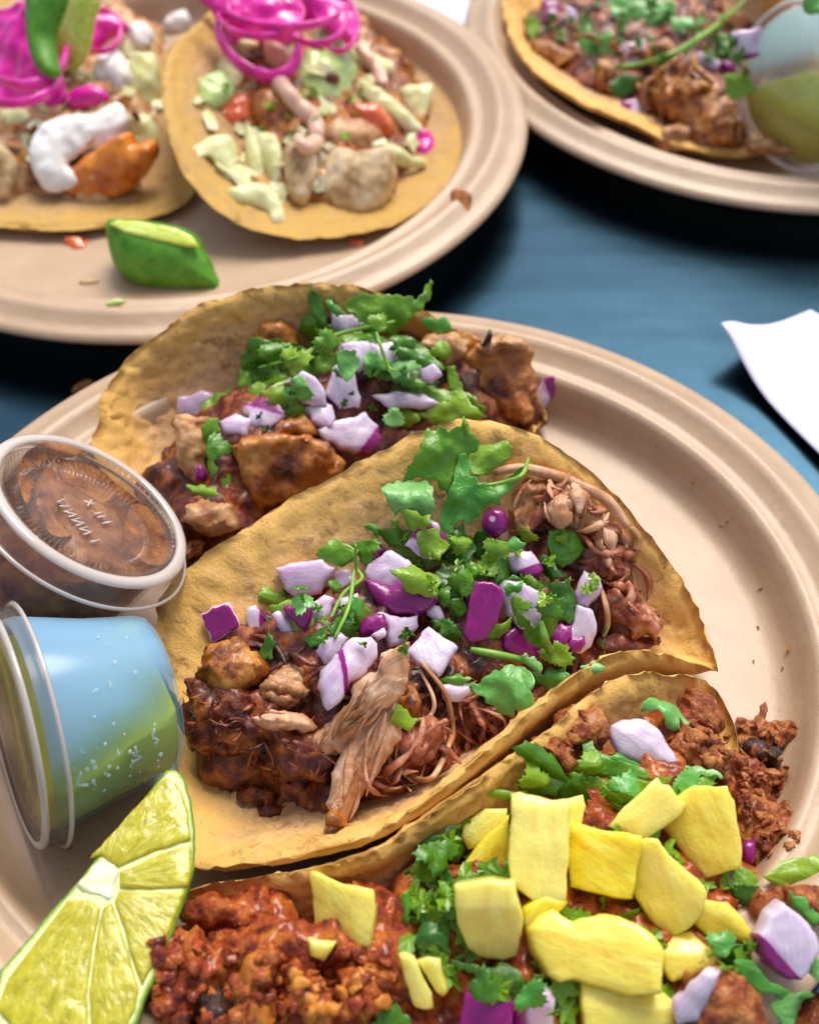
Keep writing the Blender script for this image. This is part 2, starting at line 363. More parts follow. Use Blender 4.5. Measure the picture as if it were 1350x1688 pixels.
M['pork_crust'] = food('pork_crust_caramel', [(.36, (.08, .014, .003)), (.48, (.34, .09, .008)), (.62, (.58, .26, .04))], 2, 7, .26, .2, .08, .1, .9, 6, .07, coat=.3)
M['adobada'] = food('red_chile_pork', [(.36, (.10, .007, .002)), (.48, (.42, .055, .006)), (.62, (.68, .20, .022))], 2.2, 8, .24, .25, .06, .1, 1., 8, .16, coat=.4)
M['adobada_brown'] = food('grilled_red_pork', [(.36, (.10, .012, .004)), (.48, (.40, .085, .018)), (.62, (.62, .25, .06))], 2.4, 8, .28, .25, .06, .1, 1., 9, .14, coat=.2)
M['adobada_orange'] = food('orange_chile_pork', [(.3, (.42, .12, .015)), (.6, (.62, .24, .03)), (.8, (.68, .32, .07))], 1.2, 6, .3, .2, .15, .1, .6, 6, .05)
M['char'] = food('charred_edge', [(.3, (.012, .006, .006)), (.6, (.06, .02, .012)), (.8, (.16, .05, .03))], 3, 6, .25, .2, 0, .1, 1, 8, .08, coat=.3)
M['chicken'] = food('grilled_chicken_glaze', [(.34, (.07, .012, .003)), (.44, (.34, .09, .010)), (.56, (.52, .20, .025)), (.7, (.66, .36, .10))], .8, 7, .28, .25, .12, .15, .7, 5, .07, coat=.35)
M['chicken_pale'] = food('grilled_chicken_inner', [(.34, (.24, .08, .02)), (.5, (.52, .27, .11)), (.66, (.70, .46, .26))], 1.3, 6, .36, .2, .15, .15, .6, 5, .06)
M['crema'] = food('white_crema', [(.3, (.80, .76, .72)), (.7, (.88, .86, .84))], .8, 3, .25, .1, .3, .2, .1, 3, .02)
M['chipotle'] = food('pink_sauce', [(.3, (.70, .42, .30)), (.7, (.78, .52, .40))], .8, 3, .25, .1, .3, .2, .1, 3, .02)
M['guac'] = food('green_avocado_sauce', [(.3, (.42, .58, .17)), (.7, (.56, .70, .30))], .8, 3, .25, .1, .3, .2, .2, 3, .03)
M['pickled'] = food('pickled_onion', [(.3, (.42, .0, .16)), (.5, (.72, .01, .34)), (.7, (.86, .08, .50))], .9, 4, .2, .15, .4, .2, .3, 3, .04, coat=.3)
M['cabbage'] = food('shredded_cabbage', [(.3, (.60, .60, .20)), (.55, (.76, .74, .40)), (.75, (.84, .82, .62))], .9, 4, .35, .15, .25, .2, .4, 4, .05)
M['tomato'] = food('diced_tomato', [(.3, (.60, .08, .02)), (.7, (.78, .20, .06))], 1.2, 4, .2, .15, .3, .2, .3, 4, .04, coat=.3)
M['shrimp'] = food('grilled_shrimp', [(.3, (.30, .03, .005)), (.48, (.62, .15, .01)), (.7, (.80, .34, .04))], 1.1, 5, .25, .2, .2, .2, .5, 4, .05, coat=.2)
M['fish'] = food('grilled_fish', [(.34, (.32, .17, .06)), (.48, (.62, .44, .24)), (.64, (.78, .66, .48))], .9, 6, .35, .2, .2, .2, .6, 5, .06)
M['salsa_red'] = food('dark_red_salsa', [(.36, (.10, .018, .004)), (.5, (.34, .10, .015)), (.64, (.56, .24, .05))], 1.1, 7, .25, .2, .1, .1, .5, 6, .05)
M['salsa_green'] = food('green_salsa', [(.3, (.46, .42, .006)), (.7, (.62, .55, .02))], .8, 4, .3, .1, .3, .3, .15, 4, .02)
M['skin'] = food('lime_rind', [(.3, (.05, .20, .008)), (.7, (.12, .34, .02))], 2, 4, .3, .1, .1, .1, .7, 9, .04)
M['skin_olive'] = food('lime_rind_olive', [(.3, (.22, .26, .02)), (.7, (.40, .42, .05))], 2, 4, .3, .1, .1, .1, .5, 9, .03)
M['pith'] = food('lime_pith', [(.3, (.70, .74, .40)), (.7, (.86, .87, .66))], 1.5, 4, .4, .1, .4, .2, .3, 6, .03)
def pulp_mat(name, a, b_, c_):
    m, t, b, nn, ln = newmat(name); v = vec(t)
    cc = nn('ShaderNodeTexCoord'); sep = nn('ShaderNodeSeparateXYZ'); ln(cc.outputs['UV'], sep.inputs[0])
    ang = mth(t, 'ARCTAN2', sep.outputs[1], sep.outputs[0]); rad = mth(t, 'SQRT', mth(t, 'ADD', mth(t, 'MULTIPLY', sep.outputs[0], sep.outputs[0]), mth(t, 'MULTIPLY', sep.outputs[1], sep.outputs[1])))
    cmb = nn('ShaderNodeCombineXYZ'); ln(mth(t, 'MULTIPLY', ang, 9.), cmb.inputs[0]); ln(mth(t, 'MULTIPLY', rad, 1.6), cmb.inputs[1])
    f = noise(t, cmb.outputs[0], 1.4, 4, .6, .4); ln(ramp(t, f, [(.3, a), (.52, b_), (.74, c_)]), b.inputs['Base Color'])
    ln(ramp(t, noise(t, v, 5, 3), [(.4, (.12,) * 3), (.65, (.35,) * 3)]), b.inputs['Roughness']); b.inputs['Subsurface Weight'].default_value = .6
    b.inputs['Subsurface Radius'].default_value = (1, .9, .2); b.inputs['Subsurface Scale'].default_value = .004; b.inputs['Coat Weight'].default_value = .3; b.inputs['Coat Roughness'].default_value = .1
    p = bump(t, f, b, .8, .05); bump(t, noise(t, v, 4, 3), b, .4, .05, p); return m
M['pulp'] = pulp_mat('lime_pulp', (.32, .29, .002), (.48, .43, .012), (.62, .57, .08))
M['pulp2'] = pulp_mat('lime_pulp_bright', (.50, .66, .04), (.66, .78, .14), (.80, .86, .34))
def plastic(name, tint, milk, transp=.55, rough=.08, wet=False):
    m, t, b, nn, ln = newmat(name); v = vec(t)
    b.inputs['Base Color'].default_value = (*milk, 1); b.inputs['Roughness'].default_value = rough; b.inputs['Specular IOR Level'].default_value = .8
    b.inputs['Coat Weight'].default_value = .6 if not wet else .08; b.inputs['Coat Roughness'].default_value = .04 if not wet else .12
    tp = nn('ShaderNodeBsdfTransparent'); tp.inputs[0].default_value = (*tint, 1); mx = nn('ShaderNodeMixShader')
    lw = nn('ShaderNodeLayerWeight'); lw.inputs[0].default_value = .35
    fr = ramp(t, lw.outputs['Facing'], [(0., (transp,) * 3), (.75, (transp * .85,) * 3), (1., (transp * .15,) * 3)])
    if wet: fr = mth(t, 'ADD', fr, mth(t, 'MULTIPLY', attr(t, 'wet'), .54)); fr = mth(t, 'MINIMUM', fr, .93)
    src = b.outputs[0]
    if wet:
        tl_ = nn('ShaderNodeBsdfTranslucent'); tl_.inputs[0].default_value = (*[min(1, c * 1.5) for c in milk], 1); m2 = nn('ShaderNodeMixShader'); m2.inputs[0].default_value = .5
        ln(b.outputs[0], m2.inputs[1]); ln(tl_.outputs[0], m2.inputs[2]); src = m2.outputs[0]
    ln(fr, mx.inputs[0]); ln(src, mx.inputs[1]); ln(tp.outputs[0], mx.inputs[2]); ln(mx.outputs[0], t.nodes['Material Output'].inputs[0])
    return m
M['cup_clear'] = plastic('clear_plastic', (.96, .95, .95), (.20, .17, .20), .86, .05)
M['cup_frost'] = plastic('frosted_plastic', (.84, .92, 1.), (.40, .62, .98), .40, .2, True)  # blue of the milk colour paints in the sky's reflection
M['cup_pale'] = plastic('pale_frosted_plastic', (.84, .92, 1.), (.52, .70, .92), .32, .2, True)
M['lid'] = plastic('lid_plastic', (.99, .97, .95), (.22, .17, .15), .88, .05)
M['rimring'] = plastic('lid_rim_plastic', (.95, .93, .92), (.74, .66, .62), .45, .10)
M['droplet'] = plastic('water_film', (.97, .98, 1.), (.75, .85, .95), .72, .03)

# ------------------------------------------------------------------ setting
def table():
    V = [(-400, -300, 0), (400, -300, 0), (400, 500, 0), (-400, 500, 0), (-400, -300, -3), (400, -300, -3), (400, 500, -3), (-400, 500, -3)]
    F = [(0, 1, 2, 3), (7, 6, 5, 4), (0, 4, 5, 1), (1, 5, 6, 2), (2, 6, 7, 3), (3, 7, 4, 0)]
    add('table_top', V, F, M['table'], kind='structure', smooth=False, org=np.zeros(3))
table()
PROF = [(0.001, .34), (4, .33), (8, .34), (9.7, .36), (10.05, .45), (10.25, .7), (10.4, 1.1), (10.55, 1.5), (10.68, 1.66), (10.82, 1.66), (10.95, 1.6), (11.15, 1.66),
        (11.45, 1.92), (11.62, 2.05), (11.72, 2.05), (11.9, 1.96), (12.1, 1.82), (12.3, 1.74), (12.45, 1.72), (12.58, 1.68), (12.68, 1.58), (12.7, 1.5), (12.64, 1.42),
        (12.45, 1.42), (12.1, 1.48), (11.8, 1.72), (11.55, 1.72), (11.2, 1.4), (10.9, 1.35), (10.7, 1.2), (10.5, .7), (10.3, .3), (10, .1), (9.6, .04), (5, .04), (0.001, .04)]
def plate(c, label, tilt=(0, 0)):
    ex = Matrix.Rotation(R(tilt[0]), 3, 'X') @ Matrix.Rotation(R(tilt[1]), 3, 'Y')
    V, F = lathe_geo(PROF, 180, (0, 0, 0), (0, 0, 1)); V = V.copy()
    V[:, 2] += .02 * fbm(np.c_[V[:, :2] * .25, np.zeros(len(V)) + c[0]], 2) * (V[:, 2] > .3)
    V = V @ np.array(ex).T; V = V - [0, 0, V[:, 2].min() - .02] + [c[0], c[1], 0]
    return add('paper_plate', V, F, M['plate'], label=label, cat='plate', group='round tan paper plates', org=np.array([c[0], c[1], .02]))
plate((-.6655, 20.6073), 'nearest tan paper plate, carrying three tacos, two sauce cups and a lime wedge')
plate((-8.35, 44.2), 'tan paper plate at back left with pickled onion tacos and a small lime wedge', (0, -1.25))
plate((14.93, 51.38), 'tan paper plate at top right, cut off by the photo, with one shredded meat taco')

def napkin(P3, label, th=.06):
    pts = [np.array(p, float) for p in P3]; n = 24; V = []
    for i in range(n + 1):
        for j in range(n + 1):
            u, v_ = i / n, j / n; V.append((1 - u) * (1 - v_) * pts[0] + u * (1 - v_) * pts[1] + u * v_ * pts[2] + (1 - u) * v_ * pts[3])
    V = np.array(V); V[:, 2] += .10 * fbm(V * .35, 3) + .12; k = len(V)
    F = [(i * (n + 1) + j, (i + 1) * (n + 1) + j, (i + 1) * (n + 1) + j + 1, i * (n + 1) + j + 1) for i in range(n) for j in range(n)]
    cr = V[0]; V[:, 2] += .9 * np.exp(-((V[:, 0] - cr[0]) ** 2 + (V[:, 1] - cr[1]) ** 2) / 2.2)
    b = V - [0, 0, th]; F2 = [tuple(x + k for x in f[::-1]) for f in F]
    bd = [i * (n + 1) for i in range(n + 1)] + [n * (n + 1) + j for j in range(1, n + 1)] + [i * (n + 1) + n for i in range(n - 1, -1, -1)] + [j for j in range(n - 1, 0, -1)]
    F3 = [(bd[i], bd[i] + k, bd[(i + 1) % len(bd)] + k, bd[(i + 1) % len(bd)]) for i in range(len(bd))]
    add('napkin', np.vstack([V, b]), F + F2 + F3, M['paper'], label=label, cat='napkin')
napkin([at(1180, 572, .35), at(1335, 513, .3), at(1700, 700, .3), at(1400, 800, .3)], 'pale lavender paper napkin lying at the right edge beside the nearest plate')
napkin([at(690, -130, .3), at(800, -120, .3), at(766, 50, .3), at(640, 30, .3)], 'white napkin showing in the gap between the two back plates')

# ------------------------------------------------------------------ tortillas
def PTS(L): return [at(*p) for p in L]
def tortilla(B, Fr, Sp, label, mat, th=.32, seed=0, edge_rough=.06, relief=.05, pow_=1.0, fold=None, group='folded corn tortillas'):
    nr, ns = 46, 200
    Bc = catmull(PTS(B), 201); Fc = catmull(PTS(Fr), 201); Sc = catmull(PTS(Sp), 201)
    # stations along the tortilla
    def samp(Cv, th_): x = th_ * 200; i = np.clip(x.astype(int), 0, 199); f = (x - i)[:, None]; return Cv[i] * (1 - f) + Cv[i + 1] * f
    rr_, aa = [], []
    for i in range(nr + 1):
        r = (i / nr) ** .85
        for k in range(ns): rr_.append(r); aa.append(2 * math.pi * k / ns)
    r = np.array(rr_); a = np.array(aa); x = r * np.cos(a) * .9999; y = r * np.sin(a)
    u = np.arccos(-x) / math.pi; us = (x + 1) / 2; t = y / np.sqrt(1 - x * x); t = np.clip(t, -1, 1)
    ub = np.where(True, u, us); pb, pf, pc = samp(Bc, ub), samp(Fc, ub), samp(Sc, us * .5 + u * .5)
    at_ = np.sign(t) * np.abs(t) ** pow_; b = t * (t + 1) / 2; f = t * (t - 1) / 2; c = 1 - t * t
    P = b[:, None] * pb + f[:, None] * pf + c[:, None] * pc
    P[:, 2] = np.maximum(P[:, 2], .42)
    F = [(i * ns + k, i * ns + (k + 1) % ns, (i + 1) * ns + (k + 1) % ns, (i + 1) * ns + k) for i in range(nr) for k in range(ns)]
    N = vnormals(P, F); 
    if N[:ns * 20].mean(0)[2] < 0: N = -N
    # irregular outline, blisters and relief
    rad = P - P[:ns].mean(0); w_ = np.clip((r - .8) / .2, 0, 1); nz = fbm(P * 1.7 + seed, 4, .7)
    P = P + (rad / (np.linalg.norm(rad, axis=1)[:, None] + 1e-6)) * (edge_rough * nz * w_)[:, None]
    bl = np.maximum(0, fbm(P * .75 + 9 + seed, 3)); fine = fbm(P * 6.5 + seed, 4, .65); crk = 1 - np.abs(fbm(P * 2.1 + 31 + seed, 3)); crk = np.clip((crk - .82) / .18, 0, 1)
    edge_w = np.clip((r - .62) / .25, 0, 1)
    hh = .035 * bl + relief * .62 * fine * (.5 + .9 * edge_w) - .03 * crk * edge_w
    prof = np.sqrt(np.clip(1 - np.clip((r - .955) / .045, 0, 1) ** 2, 0, 1)) * th / 2 + .004
    T = P + N * (hh + prof)[:, None]; Bo = P - N * (prof - .3 * hh)[:, None]; k = len(P)
    V = np.vstack([T, Bo]); F2 = F + [tuple(i + k for i in q[::-1]) for q in F]; o_ = nr * ns
    F2 += [(o_ + j, o_ + j + k, o_ + (j + 1) % ns + k, o_ + (j + 1) % ns) for j in range(ns)]
    return add('corn_tortilla', V, F2, mat, label=label, cat='tortilla', group=group, attrs={'edge': np.r_[r, r]})

t_back = tortilla([(150, 735, 2.0), (158, 690, 2.2), (175, 640, 2.5), (210, 590, 2.7), (262, 548, 3.3), (330, 503, 3.9), (400, 480, 4.3), (470, 468, 4.5), (540, 468, 4.4), (600, 475, 4.2), (680, 505, 3.7), (745, 535, 3.1), (810, 575, 2.3), (870, 630, 1.5), (903, 690, .8)],
         [(150, 735, 2.0), (200, 850, 1.0), (300, 925, .8), (420, 915, 1.1), (540, 860, 1.4), (660, 800, 1.5), (780, 760, 1.3), (860, 725, 1.0), (903, 690, .8)],
         [(150, 735, 2.0), (260, 750, .6), (400, 740, .45), (560, 700, .45), (740, 680, .45), (860, 680, .5), (903, 690, .8)],
         'corn tortilla of the rear taco on the nearest plate, browned ridges on its raised rim', M['tort'], seed=3, relief=.10)
t_mid = tortilla([(290, 1160, .9), (262, 1080, 1.2), (256, 1010, 1.6), (280, 965, 2.0), (330, 920, 2.5), (420, 862, 3.2), (520, 800, 3.9), (620, 748, 4.5), (700, 708, 4.8), (780, 690, 4.9), (860, 705, 4.6), (940, 752, 4.0), (1010, 812, 3.3), (1070, 880, 2.6), (1120, 950, 2.0), (1160, 1030, 1.5), (1185, 1108, 1.2)],
         [(290, 1160, .9), (290, 1260, .8), (300, 1360, .9), (325, 1428, 1.3), (430, 1420, 1.9), (550, 1396, 2.5), (640, 1362, 2.8), (720, 1308, 3.1), (800, 1240, 3.3), (860, 1185, 3.4), (930, 1125, 3.3), (985, 1090, 3.0), (1040, 1072, 2.6), (1110, 1082, 1.9), (1160, 1098, 1.4), (1185, 1108, 1.2)],
         [(290, 1160, .9), (340, 1220, .5), (460, 1230, .45), (620, 1200, .45), (800, 1140, .45), (980, 1090, .45), (1100, 1085, .6), (1185, 1108, 1.2)],
         'corn tortilla of the middle taco, its crusty golden rim standing across the plate', M['tort'], seed=11, relief=.09)
t_front = tortilla([(303, 1490, .9), (330, 1462, 1.3), (430, 1446, 1.8), (520, 1432, 2.2), (620, 1402, 2.6), (700, 1350, 2.9), (780, 1294, 3.1), (860, 1238, 3.2), (905, 1207, 3.2), (950, 1162, 3.1), (1010, 1124, 2.9), (1060, 1108, 2.6), (1120, 1112, 2.1), (1165, 1126, 1.6), (1184, 1140, 1.2)],
         [(303, 1490, .9), (290, 1600, .7), (330, 1760, 1.0), (480, 1880, 1.8), (700, 1900, 2.4), (900, 1830, 2.4), (1080, 1700, 1.9), (1200, 1540, 1.2), (1230, 1360, .7), (1215, 1220, .8), (1184, 1140, 1.2)],
         [(303, 1490, .9), (400, 1560, .45), (560, 1590, .45), (760, 1540, .45), (940, 1440, .45), (1100, 1290, .45), (1160, 1200, .6), (1184, 1140, 1.2)],
         'corn tortilla of the front taco under pineapple, only its pale back rim in view', M['tort'], seed=23, relief=.07)
t_p2r = tortilla([(490, 396, 1.17), (400, 372, 1.62), (330, 322, 2.32), (292, 262, 3.02), (273, 200, 3.52), (266, 140, 3.82), (275, 90, 3.82), (310, 50, 3.52), (400, -20, 2.42), (560, -60, 1.32)],
         [(490, 396, 1.17), (560, 390, 1.12), (640, 372, 1.12), (700, 342, 1.12), (745, 300, 1.12), (782, 240, 1.17), (794, 185, 1.22), (787, 135, 1.27), (765, 104, 1.32), (705, 60, 1.32), (640, -10, 1.32), (560, -60, 1.32)],
         [(490, 396, 1.17), (500, 300, 1.02), (520, 180, 1.02), (540, 60, 1.02), (560, -60, 1.32)],
         'right tortilla on the back left plate, left side folded up, right side lying flat', M['tort_back'], seed=31, relief=.05)
t_p2l = tortilla([(322, 318, 0.92), (315, 240, 1.42), (290, 150, 1.62), (210, 40, 1.22), (60, -10, 1.02), (-100, 10, 0.92), (-190, 150, 0.92)],
         [(322, 318, 0.92), (290, 345, 0.87), (220, 366, 0.82), (130, 378, 0.82), (40, 378, 0.82), (-60, 360, 0.82), (-150, 290, 0.82), (-190, 150, 0.92)],
         [(322, 318, 0.92), (200, 250, 0.72), (60, 200, 0.72), (-80, 160, 0.72), (-190, 150, 0.92)],
         'left tortilla on the back left plate, lying nearly flat under shrimp and crema', M['tort_back'], seed=41, relief=.05)
t_p3 = tortilla([(828, 22, 1.9), (836, -20, 2.2), (900, -100, 2.2), (1050, -150, 2.5), (1200, -90, 3.2), (1282, -18, 3.6), (1312, 20, 3.0), (1340, 80, 1.6), (1400, 150, 1.0)],
         [(828, 22, 1.9), (850, 78, 2.4), (890, 124, 2.4), (950, 163, 2.3), (1000, 186, 2.1), (1048, 206, 1.7), (1120, 240, 1.2), (1220, 258, 1.0), (1320, 230, .9), (1400, 150, 1.0)],
         [(828, 22, 1.9), (900, 60, .6), (1050, 90, .5), (1200, 110, .5), (1320, 130, .6), (1400, 150, 1.0)],
         'corn tortilla on the top right plate, curled up along the plate rim', M['tort'], seed=51, relief=.05)

# ------------------------------------------------------------------ sauce cups
def clip_z(V, F, z0):
    bm = bmesh.new(); vs = [bm.verts.new(v) for v in V]
    for f in F:
        try: bm.faces.new([vs[i] for i in f])
        except ValueError: pass
    bmesh.ops.bisect_plane(bm, geom=bm.verts[:] + bm.edges[:] + bm.faces[:], plane_co=(0, 0, z0), plane_no=(0, 0, 1), clear_outer=True)
    bmesh.ops.holes_fill(bm, edges=[e for e in bm.edges if e.is_boundary], sides=0)
    bm.verts.index_update(); V2 = np.array([tuple(v.co) for v in bm.verts]); F2 = [tuple(v.index for v in f.verts) for f in bm.faces]; bm.free(); return V2, F2
def frame(ax, ref):
    a = nrm(ax); u = nrm(np.asarray(ref, float) - a * np.dot(ref, a)); return a, u, np.cross(a, u)

# brown salsa cup, leaning on the plate rim
A_AX = nrm((.558, .222, .787)); A_C = at(150, 836, 4.35)
a_t = empty('salsa_cup', A_C - A_AX * 3.3, 'clear lidded cup of brown salsa leaning behind the lying cup at the left edge', 'sauce cup', 'small plastic sauce cups')
V, F = lathe_geo([(.01, -3.3), (1.7, -3.3), (1.88, -3.2), (2.02, -2.6), (2.36, -.55), (2.42, -.3), (2.30, -.3), (2.26, -.55), (1.94, -2.6), (1.8, -3.1), (1.65, -3.2), (.01, -3.2)], 90, A_C, A_AX)
add('cup_body', V, F, M['cup_clear'], parent=a_t)
V, F = lathe_geo([(.01, -3.17), (1.62, -3.17), (1.78, -3.08), (1.92, -2.6), (2.26, -.5), (2.2, -.37), (.01, -.37)], 72, A_C, A_AX)
V = V + 0; V2, F2 = clip_z(V, F, A_C[2] - .05)
add('salsa', V2, F2, M['salsa_red'], parent=a_t, solid=False)
NR = 76
def rib(r, h, t):
    if 1.84 < r < 2.22: s_ = math.cos(t * NR); return r + .03 * s_, h + .09 * s_
    if 1.64 < r < 1.76: return r, h + .03 * math.cos(t * 90)
    return r, h
LIDP = [(.01, -.30), (.9, -.30), (1.0, -.27), (1.08, -.30), (1.55, -.30), (1.66, -.27), (1.70, -.24), (1.75, -.27), (1.85, -.32), (2.02, -.32), (2.08, -.22), (2.15, -.10), (2.24, 0.), (2.32, .03)]
V, F = lathe_geo(LIDP + [(r, h - .05) for r, h in LIDP[::-1]], 608, A_C, A_AX, rib)
lid = add('lid', V, F, M['lid'], parent=a_t)
V, F = lathe_geo([(2.31, -.02), (2.34, .035), (2.42, .06), (2.52, .05), (2.6, 0.), (2.63, -.08), (2.55, -.1), (2.40, -.04), (2.31, -.02)], 96, A_C, A_AX)
add('lid_rim', V, F, M['rimring'], parent=lid)
V, F = lathe_geo([(2.62, -.08), (2.66, -.2), (2.70, -.45), (2.84, -.52), (2.86, -.56), (2.82, -.58), (2.66, -.5), (2.61, -.2), (2.58, -.08)], 96, A_C, A_AX)
add('lid_skirt', V, F, M['lid'], parent=lid)
V, F = lathe_geo([(2.82, -.50), (2.87, -.50), (2.89, -.54), (2.87, -.59), (2.82, -.59), (2.80, -.54), (2.82, -.50)], 96, A_C, A_AX)
add('lid_edge', V, F, M['rimring'], parent=lid)
_, au, av = frame(A_AX, at(300, 960, 3.6) - at(0, 720, 4.4)); au = -au     # au runs along the long way of the lid as seen
def stroke(lines, c0, size, adv):
    Vs, Fs, k = [], [], 0
    for n_, ch in enumerate(lines):
        for ln_ in ch:
            p = [A_C + A_AX * -.27 + au * (c0[0] + n_ * adv + x * size) + av * (c0[1] + y * size) for x, y in ln_]
            v_, f_ = tube_geo(p, .032, 6); Vs.append(v_); Fs += [tuple(i + k for i in f) for f in f_]; k += len(v_)
    return np.vstack(Vs), Fs
Nn = [[(0, 0), (0, 1), (.6, 0), (.6, 1)]]; Ww = [[(0, 1), (.2, 0), (.4, .8), (.6, 0), (.8, 1)]]; Mm = [[(0, 0), (0, 1), (.35, .4), (.7, 1), (.7, 0)]]; Ii = [[(.1, 0), (.1, 1)]]; Xx = [[(0, 0), (.6, 1)], [(0, 1), (.6, 0)]]; Vv = [[(0, 1), (.3, 0), (.6, 1)]]
V, F = stroke([Ii, Nn, Nn, Nn, Ww], (-.85, -.55), .30, .30); add('embossed_lettering', V, F, M['rimring'], parent=lid)
V, F = stroke([Mm, Ii, Xx], (-.35, .28), .30, .30); add('embossed_lettering', V, F, M['rimring'], parent=lid)
for pts, lab in (("30,770 50,740 95,722 150,735 120,752 75,760 60,790 45,830 32,800", 'brown'), ("60,830 80,790 110,800 95,850 120,880 85,880", 'o'), ("225,830 262,850 285,900 270,930 235,925 205,890 210,850", 'd'), ("90,760 150,765 190,800 170,830 120,800 95,790", 'x')):
    P_ = poly(pts); slab('salsa_smear', P_, M['salsa_red'], th=.03, Q=A_C - A_AX * .355, nvec=A_AX, lift=0, rr=.015, res=.12, smooth_poly=True, rough=.02, parent=a_t, solid=False)

def green_cup(C0, ax, label, z_level, rl=2.65, rb=1.85, L=3.35, frost='cup_frost'):
    ax = nrm(ax); t_ = empty('green_salsa_cup', C0 + [0, 0, -rl], label, 'sauce cup', 'small plastic sauce cups')
    def sc(r): return r
    prof = [(rl - .22, .25), (rl - .20, .5), (rb + (rl - .3 - rb) * .45, L * .58), (rb + .03, L - .25), (rb - .04, L - .08), (rb - .16, L), (rb * .7, L + .01), (rb * .62, L - .06), (.01, L - .06)]
    V, F = lathe_geo(prof + [(max(.01, r - .06), h - (.07 if h > L - .3 else 0)) for r, h in prof[::-1]], 96, C0, ax)
    wet = np.clip((z_level + .85 + .25 * fbm(V * 1.3, 2) - V[:, 2]) / .7, 0, 1); add('cup_body', V, F, M[frost], parent=t_, attrs={'wet': wet})
    inn = [(.01, .12), (rl - .34, .12), (rl - .30, .5), (rb + (rl - .3 - rb) * .45 - .09, L * .58), (rb - .09, L - .25), (rb - .18, L - .14), (.01, L - .14)]
    V, F = lathe_geo(inn, 72, C0, ax); V2, F2 = clip_z(V, F, z_level); add('green_salsa', V2, F2, M['salsa_green'], parent=t_, solid=False)
    lp = [(.01, .06), (1.7, .06), (1.8, 0.), (2.0, 0.), (rl - .25, .05), (rl - .12, -.05), (rl - .02, 0.), (rl + .02, .1), (rl + .03, .42), (rl + .12, .5), (rl + .10, .55), (rl - .04, .5), (rl - .06, .15), (rl - .2, .1), (.01, .12)]
    V, F = lathe_geo(lp, 96, C0, ax, lambda r, h, t: (r + (.02 * math.cos(t * 60) if 1.75 < r < 2.1 else 0), h)); lid_ = add('lid', V, F, M['lid'], parent=t_)
    V, F = lathe_geo([(rl + .06, .46), (rl + .13, .47), (rl + .15, .53), (rl + .08, .57), (rl + .05, .52), (rl + .06, .46)], 96, C0, ax); add('lid_edge', V, F, M['rimring'], parent=lid_)
    V, F = lathe_geo([(rl - .16, -.03), (rl - .1, -.08), (rl, -.05), (rl + .04, .05), (rl - .02, .06), (rl - .16, -.03)], 96, C0, ax); add('lid_rim', V, F, M['rimring'], parent=lid_)
    return t_, ax
B_C = at(22, 1204, 3.0)
cb, bax = green_cup(B_C, (.87, .43, -.19), 'frosted cup half full of green salsa, lying beside the big lime wedge', 3.4)
ba, bu, bv = frame(bax, TOCAM)
rnd = random.Random(5); Vd, Fd, kd = [], [], 0
for i in range(46):                                    # drops on the wall of the lying cup
    h = rnd.uniform(.8, 2.7); ang = rnd.uniform(-.9, .9); rad = 2.42 - (h - .3) * .19; s_ = rnd.uniform(.02, .06); dirn = math.cos(ang) * bu + math.sin(ang) * bv
    c_ = B_C + ba * h + dirn * rad
    if rnd.random() < .25: P_ = [c_ + ba * .03 * j * rnd.uniform(-1, 1) + np.cross(ba, dirn) * (.07 * j) for j in range(rnd.randint(3, 6))]; v_, f_ = tube_geo(P_, s_ * .6, 6)
    else: v_, f_ = tube_geo([c_ - dirn * s_ * .3 + dirn * s_ * q for q in (0, .4, .7, .85)], [s_, s_ * .85, s_ * .5, .004], 8)
    Vd.append(v_); Fd += [tuple(j + kd for j in f) for f in f_]; kd += len(v_)
add('droplets', np.vstack(Vd), Fd, M['droplet'], parent=cb, kind='stuff', solid=False)
green_cup(at(1326, 146, 4.0), (.72, .60, -.12), 'frosted cup of green salsa lying beside the taco on the top right plate', 2.9, rl=2.95, rb=2.1, frost='cup_pale')

# ------------------------------------------------------------------ lime wedges
def rind_mat():
    m, t, b, nn, ln = newmat('lime_pith_and_rind'); v = vec(t)
    s_ = ramp(t, mth(t, 'ADD', attr(t, 'side'), mth(t, 'MULTIPLY', mth(t, 'SUBTRACT', noise(t, v, 5, 3), .5), .15)), [(.25, (0, 0, 0)), (.5, (1, 1, 1))])
    r_ = ramp(t, attr(t, 'rim'), [(.90, (0, 0, 0)), (.97, (1, 1, 1))])
    pc = mixc(t, r_, (.72, .76, .34), (.16, .30, .02)); gc = ramp(t, noise(t, v, 2.5, 4), [(.3, (.07, .22, .012)), (.7, (.20, .36, .03))])
    ln(mixc(t, s_, pc, gc), b.inputs['Base Color']); b.inputs['Roughness'].default_value = .34; b.inputs['Subsurface Weight'].default_value = .3
    b.inputs['Subsurface Radius'].default_value = (1, .9, .3); b.inputs['Subsurface Scale'].default_value = .002; bump(t, noise(t, v, 9, 5), b, .6, .035); return m
M['rindmix'] = rind_mat()
